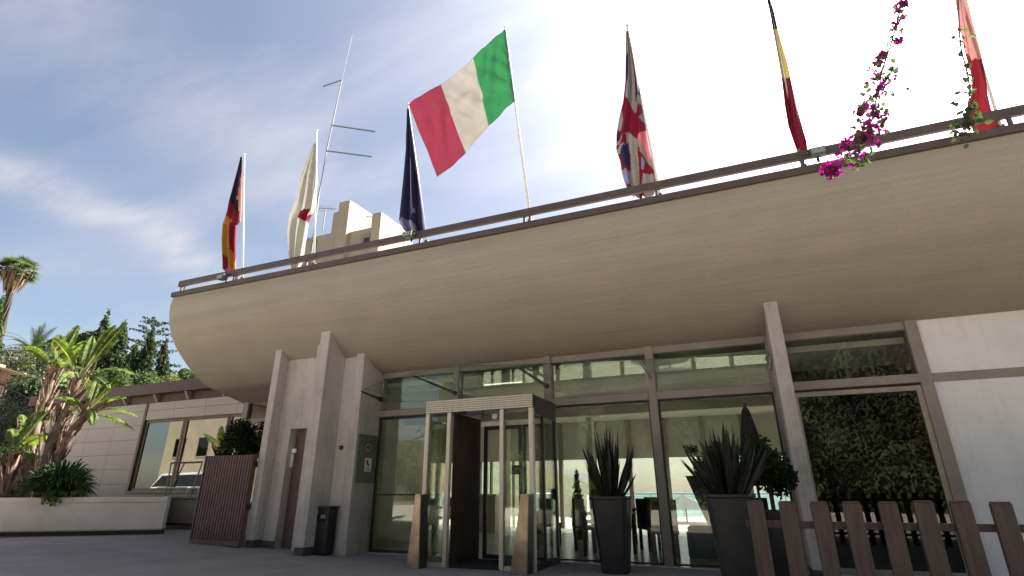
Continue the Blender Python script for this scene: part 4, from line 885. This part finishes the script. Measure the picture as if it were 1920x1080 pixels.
# grey cabinet by the trunks + parked vehicles
ub = thing('utility_cabinet', tuple(at(25,915,12.6)), 'small grey slatted cabinet behind the planter at the left edge', 'cabinet')
a = at(15,925,12.4); c = at(33,890,12.4); b = MB(); b.box(a.x, c.x, 12.4, 12.8, .3, c.z); b.build('body', mat('cab_grey', (.22,.25,.27), .6), ub)
for k in range(5): boxo('slat', DARK, ub, a.x+.03, c.x-.03, 12.38, 12.40, 1.05+k*.09, 1.08+k*.09, bevel=0)
def car(loc, rz, body, label, kind='car'):
    t = thing('parked_'+kind, (0,0,0), label, kind)
    if kind == 'van': pr_ = [(-2.4,.35),(2.4,.35),(2.45,.9),(2.1,1.1),(1.35,1.85),(-2.35,1.95),(-2.45,1.0)]; gl = [(1.95,1.14),(1.25,1.74),(-2.2,1.8),(-2.25,1.14)]
    else: pr_ = [(-2.1,.3),(2.1,.3),(2.15,.7),(1.9,.85),(1.0,.95),(.3,1.42),(-1.2,1.45),(-1.85,1.0),(-2.15,.95)]; gl = [(.9,.97),(.25,1.36),(-1.15,1.38),(-1.7,1.0)]
    b = MB(); b.prism([Vector((x,-.85,z)) for x, z in pr_], None, Vector((0,1.7,0))); b.build('body', body, t, bevel=.06)
    b = MB(); b.prism([Vector((x,-.862,z)) for x, z in gl], None, Vector((0,1.724,0))); b.build('side_windows', mat('car_glass', (.02,.025,.03), .08, spec=.6), t)
    for x in (-1.45,1.45):
        for y in (-.86,.66):
            b = MB(); b.tube([(x,y,.33),(x,y+.2,.33)], .33, 20); w = b.build('wheel', mat('tyre', (.02,.02,.02), .8), t); b = MB(); b.tube([(x,y-.01,.33),(x,y+.21,.33)], .19, 14); b.build('rim', STEEL, w)
    for y in (-.62,.5):
        b = MB(); b.box(2.1,2.17,y,y+.2,.62,.78); b.build('headlight', WHITEM, t); b = MB(); b.box(-2.5 if kind=='van' else -2.17,-2.1,y,y+.14,.72,.95); b.build('tail_light', mat('lamp_red', (.4,.02,.02), .3), t)
    t.location = loc; t.rotation_euler = (0,0,rz)
    return t
car((-30.9,0.5,.3), R_(180), mat('white_car_paint', (.75,.75,.74), .2, .03, 3, spec=.6), 'white van parked along the road, seen mirrored in the wing windows', 'van')
a = at(-22, 905, 13.5); car((a.x-.6, 13.8, .3), R_(15), mat('red_car_paint', (.35,.015,.03), .2, .03, 3, spec=.6), 'red car just showing at the left edge behind the planter', 'car')

for i, (q, w_, lb_) in enumerate((((-46.5,-3,8.5),6,'broad green tree beside the cream villa, mirrored in the wing window'),((-53,-5,9.5),7,'larger green tree furthest from the cream villa, mirrored in the wing window'),((-62,-6,10),8,'distant green tree by the road, out at the edge of the mirrored view'))):
    tree(q, 0, w_, .2, 'round', OL if i == 1 else MG, 2600, lb_, 'tree', None, .42, 60+i)
# behind the camera: villa + planted bank (they appear in the glass)
vb = thing('roadside_villa', (-39, -8, 0), 'cream villa across the road, mirrored in the wing windows', 'building')
boxo('wall', CREAM, vb, -43, -34.5, -14, -6, .2, 7.4); boxo('roof', REDBROWN, vb, -43.6, -33.9, -14.6, -5.4, 7.41, 7.8)
for x in (-41.8,-39.2,-36.6): o = boxo('window', CONC2, vb, x, x+1.2, -5.999, -5.93, 3.6, 5.2); boxo('pane', GLASSD, o, x+.1, x+1.2, -5.935, -5.92, 3.7, 5.1, bevel=0)
bk = MB(); rnd = random.Random(12)
nX_, nZ_ = 60, 14
def bank(x, z): return -15-(12 if x < -24 else 0)-.45*z+1.2*sin(x*.35)+.8*sin(x*.9+z)+(0 if x > -30 else (-30-x)*.3)
for i in range(nX_):
    for j in range(nZ_):
        X = [-62+110*k/nX_ for k in (i,i+1)]; Z = [-.5+(6.5 if X[1] < -23 else 15)*k/nZ_ for k in (j,j+1)]
        bk.face([(X[0],bank(X[0],Z[0])-.6,Z[0]),(X[1],bank(X[1],Z[0])-.6,Z[0]),(X[1],bank(X[1],Z[1])-.6,Z[1]),(X[0],bank(X[0],Z[1])-.6,Z[1])])
tag(bk.build('planted_bank', HILL, smooth=True, normals=False), kind='structure')
iv = MB()
for k in range(48000):
    x = rnd.uniform(-60,40) if rnd.random() < .3 else rnd.uniform(-22,16); z = (6.5 if x < -22 else 14.5)*rnd.random(); p = Vector((x, bank(x,z)+rnd.uniform(-.5,.5)+.25*sin(x*2)*sin(z*2.3), z)); l = rnd.uniform(.09,.28)
    d = Vector((rnd.gauss(0,1),rnd.gauss(0,.6),rnd.gauss(0,1))).normalized(); s_ = d.cross(Vector((rnd.gauss(0,.4),1,rnd.gauss(0,.4)))).normalized()*l*.35
    mi = 1 if (sin(x*.8)+sin(z*1.1+x*.4) > 1.2 and rnd.random() < .25) else 0
    iv.quad(p-d*l*.5, p+s_, p+d*l*.5, p-s_, mi)
MAG = mat('bougainvillea_bract', (.27,.035,.17), .7, .3, 14, leaf=.4)
tag(iv.build('climbing_foliage', [leaf_mat('ivy_leaf', (.013,.0145,.010), .15), mat('faded_bract', (.16,.035,.09), .7, leaf=.3)], normals=False), 'dense green climbers with magenta blossom covering the roadside bank', 'foliage', kind='stuff')

# ================================================================== BOUGAINVILLEA SPRAYS
BLF = leaf_mat('bougainvillea_leaf', (.09,.12,.05), .35); STM = mat('vine_stem', (.10,.09,.06), .8)
def spray(label, path, Y, dens, seed, clusters=()):
    rnd = random.Random(seed); pts = catmull([at(x, y, Y) for x, y in path], 8); t = thing('bougainvillea_spray', tuple(pts[-1]), label, 'flowering vine', 'bougainvillea sprays hanging from above')
    b = MB(); b.tube(pts, [.010*(1-.6*k/len(pts)) for k in range(len(pts))], 5); lf = MB(); fl_ = MB()
    def leaf(B, p, l, w):
        d = Vector((rnd.gauss(0,1),rnd.gauss(0,1),rnd.gauss(-.4,1))).normalized(); s_ = d.cross(Vector((rnd.gauss(0,1),rnd.gauss(0,1),rnd.gauss(0,1)))).normalized(); n_ = d.cross(s_)*l*.15
        B.face([p, p+d*l*.35+s_*w*.5+n_, p+d*l*.75+s_*w*.35+n_, p+d*l]); B.face([p, p+d*l, p+d*l*.75-s_*w*.35+n_, p+d*l*.35-s_*w*.5+n_])
    for k in range(len(pts)-1):
        f = k/len(pts)
        for (a0, a1, nl, nf, sp) in dens:
            if a0 <= f < a1:
                for _ in range(nl):
                    if rnd.random() < .8:
                        o_ = Vector((rnd.gauss(0,sp),rnd.gauss(0,sp),rnd.gauss(0,sp))); q = pts[k]+o_; leaf(lf, q, rnd.uniform(.045,.075), .045)
                        if rnd.random() < .5: b.tube([pts[k], q], .002, 3, caps=False)
                for _ in range(nf):
                    q = pts[k]+Vector((rnd.gauss(0,sp),rnd.gauss(0,sp),rnd.gauss(0,sp)))
                    for z in range(5): leaf(fl_, q+Vector((rnd.gauss(0,.012),rnd.gauss(0,.012),rnd.gauss(0,.012))), rnd.uniform(.03,.05), .035)
    for (px, r, n_, which) in clusters:
        c = at(*px, Y)
        for _ in range(n_):
            v = Vector((rnd.gauss(0,1),rnd.gauss(0,1),rnd.gauss(0,1))).normalized()*r*rnd.random()**.4
            leaf(fl_ if which else lf, c+v, rnd.uniform(.03,.05), .035)
    b.build('stem', STM, t); lf.build('leaves', BLF, t, normals=False)
    if fl_.v: fl_.build('blossoms', MAG, t, normals=False)
spray('long spray of magenta bougainvillea hanging over the canopy edge', [(1700,-160),(1695,-40),(1690,5),(1680,50),(1668,90),(1655,130),(1648,165),(1640,200),(1632,235),(1618,265),(1600,285)], 5.0,
   [(0,.5,1,0,.03),(.2,.3,1,1,.02),(.45,1,3,1,.06),(.75,1,3,1,.06)], 5, [((1558,318),.075,170,1),((1612,300),.07,45,0),((1590,270),.07,70,1),((1625,258),.05,40,1),((1612,208),.045,40,1),((1645,218),.035,18,1),((1648,205),.05,14,0),((1665,140),.06,14,0),((1645,115),.04,22,1),((1655,100),.04,30,1),((1685,75),.03,25,1),((1695,5),.04,35,1)])
spray('thin green bougainvillea tendril hanging before the red flag', [(1790,-160),(1795,-40),(1798,40),(1802,90),(1812,130),(1818,165),(1815,200),(1812,230),(1808,255)], 5.2,
   [(.25,.7,1,0,.035),(.7,1,3,0,.05)], 9, [((1812,232),.06,40,0),((1822,215),.07,18,0)])

# ================================================================== LOBBY + TERRACE OBJECTS
WD = mat('dark_wicker', (.05,.035,.028), .7, .2, 20)
def table(x, y, w, h, label):
    t = thing('lobby_table', (x,y,0), label, 'table'); boxo('top', WD, t, x-w/2, x+w/2, y-.4, y+.4, h-.04, h)
    for sx in (-1,1):
        for sy in (-1,1): boxo('leg', WD, t, x+sx*(w/2-.06)-.03, x+sx*(w/2-.06)+.03, y+sy*.34-.03, y+sy*.34+.03, .012, h-.041, bevel=0)
def chair(x, y, label, M=WD, s=1, rz=0):
    t = thing('lobby_chair', (0,0,0), label, 'chair', 'chairs in the glass lobby'); boxo('seat', M, t, -.24, .24, -.24, .24, .40, .47); boxo('backrest', M, t, -.24, .24, .19, .24, .471, .98)
    for sx in (-1,1):
        for sy in (-1,1): boxo('leg', M, t, sx*.2-.025, sx*.2+.025, sy*.2-.025, sy*.2+.025, .012, .399, bevel=0)
    t.location = (x,y,0); t.rotation_euler = (0,0,rz); return t
table(-2.55, 10.9, .9, .75, 'dark square table left behind the first snake plant'); chair(-1.9, 12.0, 'dark chair behind the first tall planter', rz=.6)
TANF = mat('tan_fabric', (.22,.165,.13), .9)
chair(-1.55, 10.9, 'tan chair right of the first tall planter', TANF, rz=-1.3); chair(-3.15, 11.6, 'dark chair left of the square table', rz=1.4)
table(-2.9, 13.6, .9, .75, 'small square table deeper in the lobby'); chair(-3.6, 13.7, 'dark chair beside the deeper lobby table', rz=-1.5); chair(-2.2, 14.4, 'dark chair behind the deeper lobby table', rz=.2)
chair(-4.3, 12.3, 'dark chair nearest the entrance portal inside', rz=2.6); chair(.2, 13.4, 'dark chair behind the reddish-brown lobby planter', rz=.4)
sl_ = thing('table_lamp', (-2.75, 10.8, .75), 'lamp with dark red shade on the lobby table', 'lamp')
b = MB(); b.lathe((-2.75,10.8,.752), [(.09,0),(.09,.02),(.02,.05),(.02,.26)], 16); b.build('base', DARK, sl_); b = MB(); b.lathe((-2.75,10.8,.98), [(.14,0),(.12,.2)], 20); b.build('lamp_shade', mat('lamp_red_shade', (.16,.03,.025), .8), sl_)
bx = thing('bench_block', (-.55, 11.2, 0), 'grey upholstered block behind the mullion', 'bench'); boxo('block', mat('grey_fabric', (.10,.105,.095), .9, .2, 20), bx, -1.15, .1, 10.9, 11.6, .012, .45, bevel=.03); boxo('cushion', mat('grey_fabric2', (.2,.2,.18), .9), bx, -1.13, .08, 10.92, 11.58, .451, .53, bevel=.03)
ip = thing('indoor_planter', (-.55,12.3,0), 'large tapered reddish-brown planter inside the lobby', 'planter pot')
b = MB(); b.lathe((-.62,12.2,.4), [(.2,0),(.55,1.0),(.58,1.02),(.5,1.02),(.02,.95)], 4); b.build('pot', mat('rust_pot', (.12,.065,.05), .7, .3, 6, .3), ip); boxo('stand', WD, ip, -.85,-.4,11.97,12.43,.012,.4)
ipl = thing('indoor_shrub', (-.62,12.2,1.4), 'small leafy plant in the reddish-brown lobby planter', 'plant'); b = MB(); leafcloud(b, blobs_fn([((-.8,12.2,1.6),(.2,.2,.2)),((-.45,12.2,1.75),(.25,.25,.35)),((-1.0,12.2,1.95),(.15,.1,.12))], .1), 900, .09, rnd); b.build('foliage', leaf_mat('dark_box_leaf', (.03,.05,.02)), ipl, normals=False)
b = MB(); b.tube([(-.6,12.2,1.3),(-.7,12.2,1.8),(-1.0,12.2,2.0)], .01, 4); b.build('stem', TRUNK, ipl)
cu = thing('closed_parasol', (.35,9.3,0), 'dark closed parasol standing behind the second snake plant', 'parasol')
p = at(1396,760,9.2); b = MB(); b.lathe((p.x,p.y,0), [(.13,1.2),(.17,1.5),(.13,1.95),(.06,2.3),(.008,p.z)], 12); b.build('canopy', mat('parasol_cloth', (.018,.013,.013), .9, .3, 10), cu); b = MB(); b.tube([(p.x,p.y,0),(p.x,p.y,p.z+.03)], .02, 8); b.lathe((p.x,p.y,0), [(.2,0),(.2,.05),(.03,.08)], 16); b.build('pole', DARK, cu)
rb = thing('leafy_bush', (.3,8.2,0), 'dark bushy shrub behind the picket fence beside the column', 'shrub')
c0 = at(1438,880,8.1); b = MB(); bl = [((c0.x+rnd.uniform(-.2,.22), c0.y+rnd.uniform(-.15,.15), c0.z+rnd.uniform(-.3,.3)),(.16,.16,.16)) for _ in range(12)]
leafcloud(b, blobs_fn(bl, .2), 3800, .06, rnd); b.build('crown', leaf_mat('dark_box_leaf', (.03,.05,.02)), rb, normals=False); b = MB(); b.lathe((c0.x,c0.y,0), [(.17,0),(.24,.5),(.26,.9),(.22,.9),(.02,.86)], 20); b.build('pot', POT, rb); b = MB(); b.tube([(c0.x,c0.y,.8),(c0.x,c0.y,c0.z)], .03, 6); b.build('trunk', TRUNK, rb)
# terrace parasol and plants beyond
ps = thing('terrace_parasol', (-1.7,23,0), 'low dark striped parasol out on the sea terrace', 'parasol')
p = at(1285,945,23); b = MB()
for k in range(8):
    a0, a1 = 2*pi*k/8, 2*pi*(k+1)/8; b.face([(p.x+1.3*cos(a0),23+1.3*sin(a0),p.z-.15),(p.x+1.3*cos(a1),23+1.3*sin(a1),p.z-.15),(p.x,23,p.z+.3)], k % 2)
b.build('canopy', [DARK, cloth('parasol_grey', (.3,.33,.33))], ps, normals=False); b = MB(); b.tube([(p.x,23,-.02),(p.x,23,p.z+.3)], .03); b.build('pole', DARK, ps)
for i, (x, y, h, lab) in enumerate(((-4.05,14.0,1.0,'thin leafy lobby plant left of the lamp'),(-5.55,15.2,1.6,'slim dark conifer in the lobby seen through the door'))):
    t = thing('potted_plant', (x,y,0), lab, 'plant'); b = MB(); b.lathe((x,y,0), [(.13,.012),(.18,.4),(.15,.4),(.02,.36)], 16); b.build('pot', POT, t)
    b = MB(); leafcloud(b, blobs_fn([((x,y,.5+h*k/6),(.22*(1-k/8),.22*(1-k/8),.2)) for k in range(7)], .1), 1500, .07, rnd); b.build('foliage', MG if i == 0 else CY, t, normals=False)
ct = thing('reception_counter', (-8,15,0), 'pale reception counter seen through the entrance door', 'counter'); boxo('front', PLASTER, ct, -8.6, -6.9, 15.2, 15.8, .012, 1.0); boxo('top', WHITEM, ct, -8.65, -6.85, 15.15, 15.85, 1.001, 1.05)
ws = thing('wall_screen', (1.55,11.55,2.0), 'small pale screen on the dark inner wall', 'screen'); boxo('panel', mat('screen_grey', (.35,.38,.38), .5), ws, 1.45, 1.85, 11.5, 11.58, 1.85, 2.2); boxo('strip', WHITEM, ws, 1.5, 1.9, 11.5, 11.58, 1.62, 1.65)
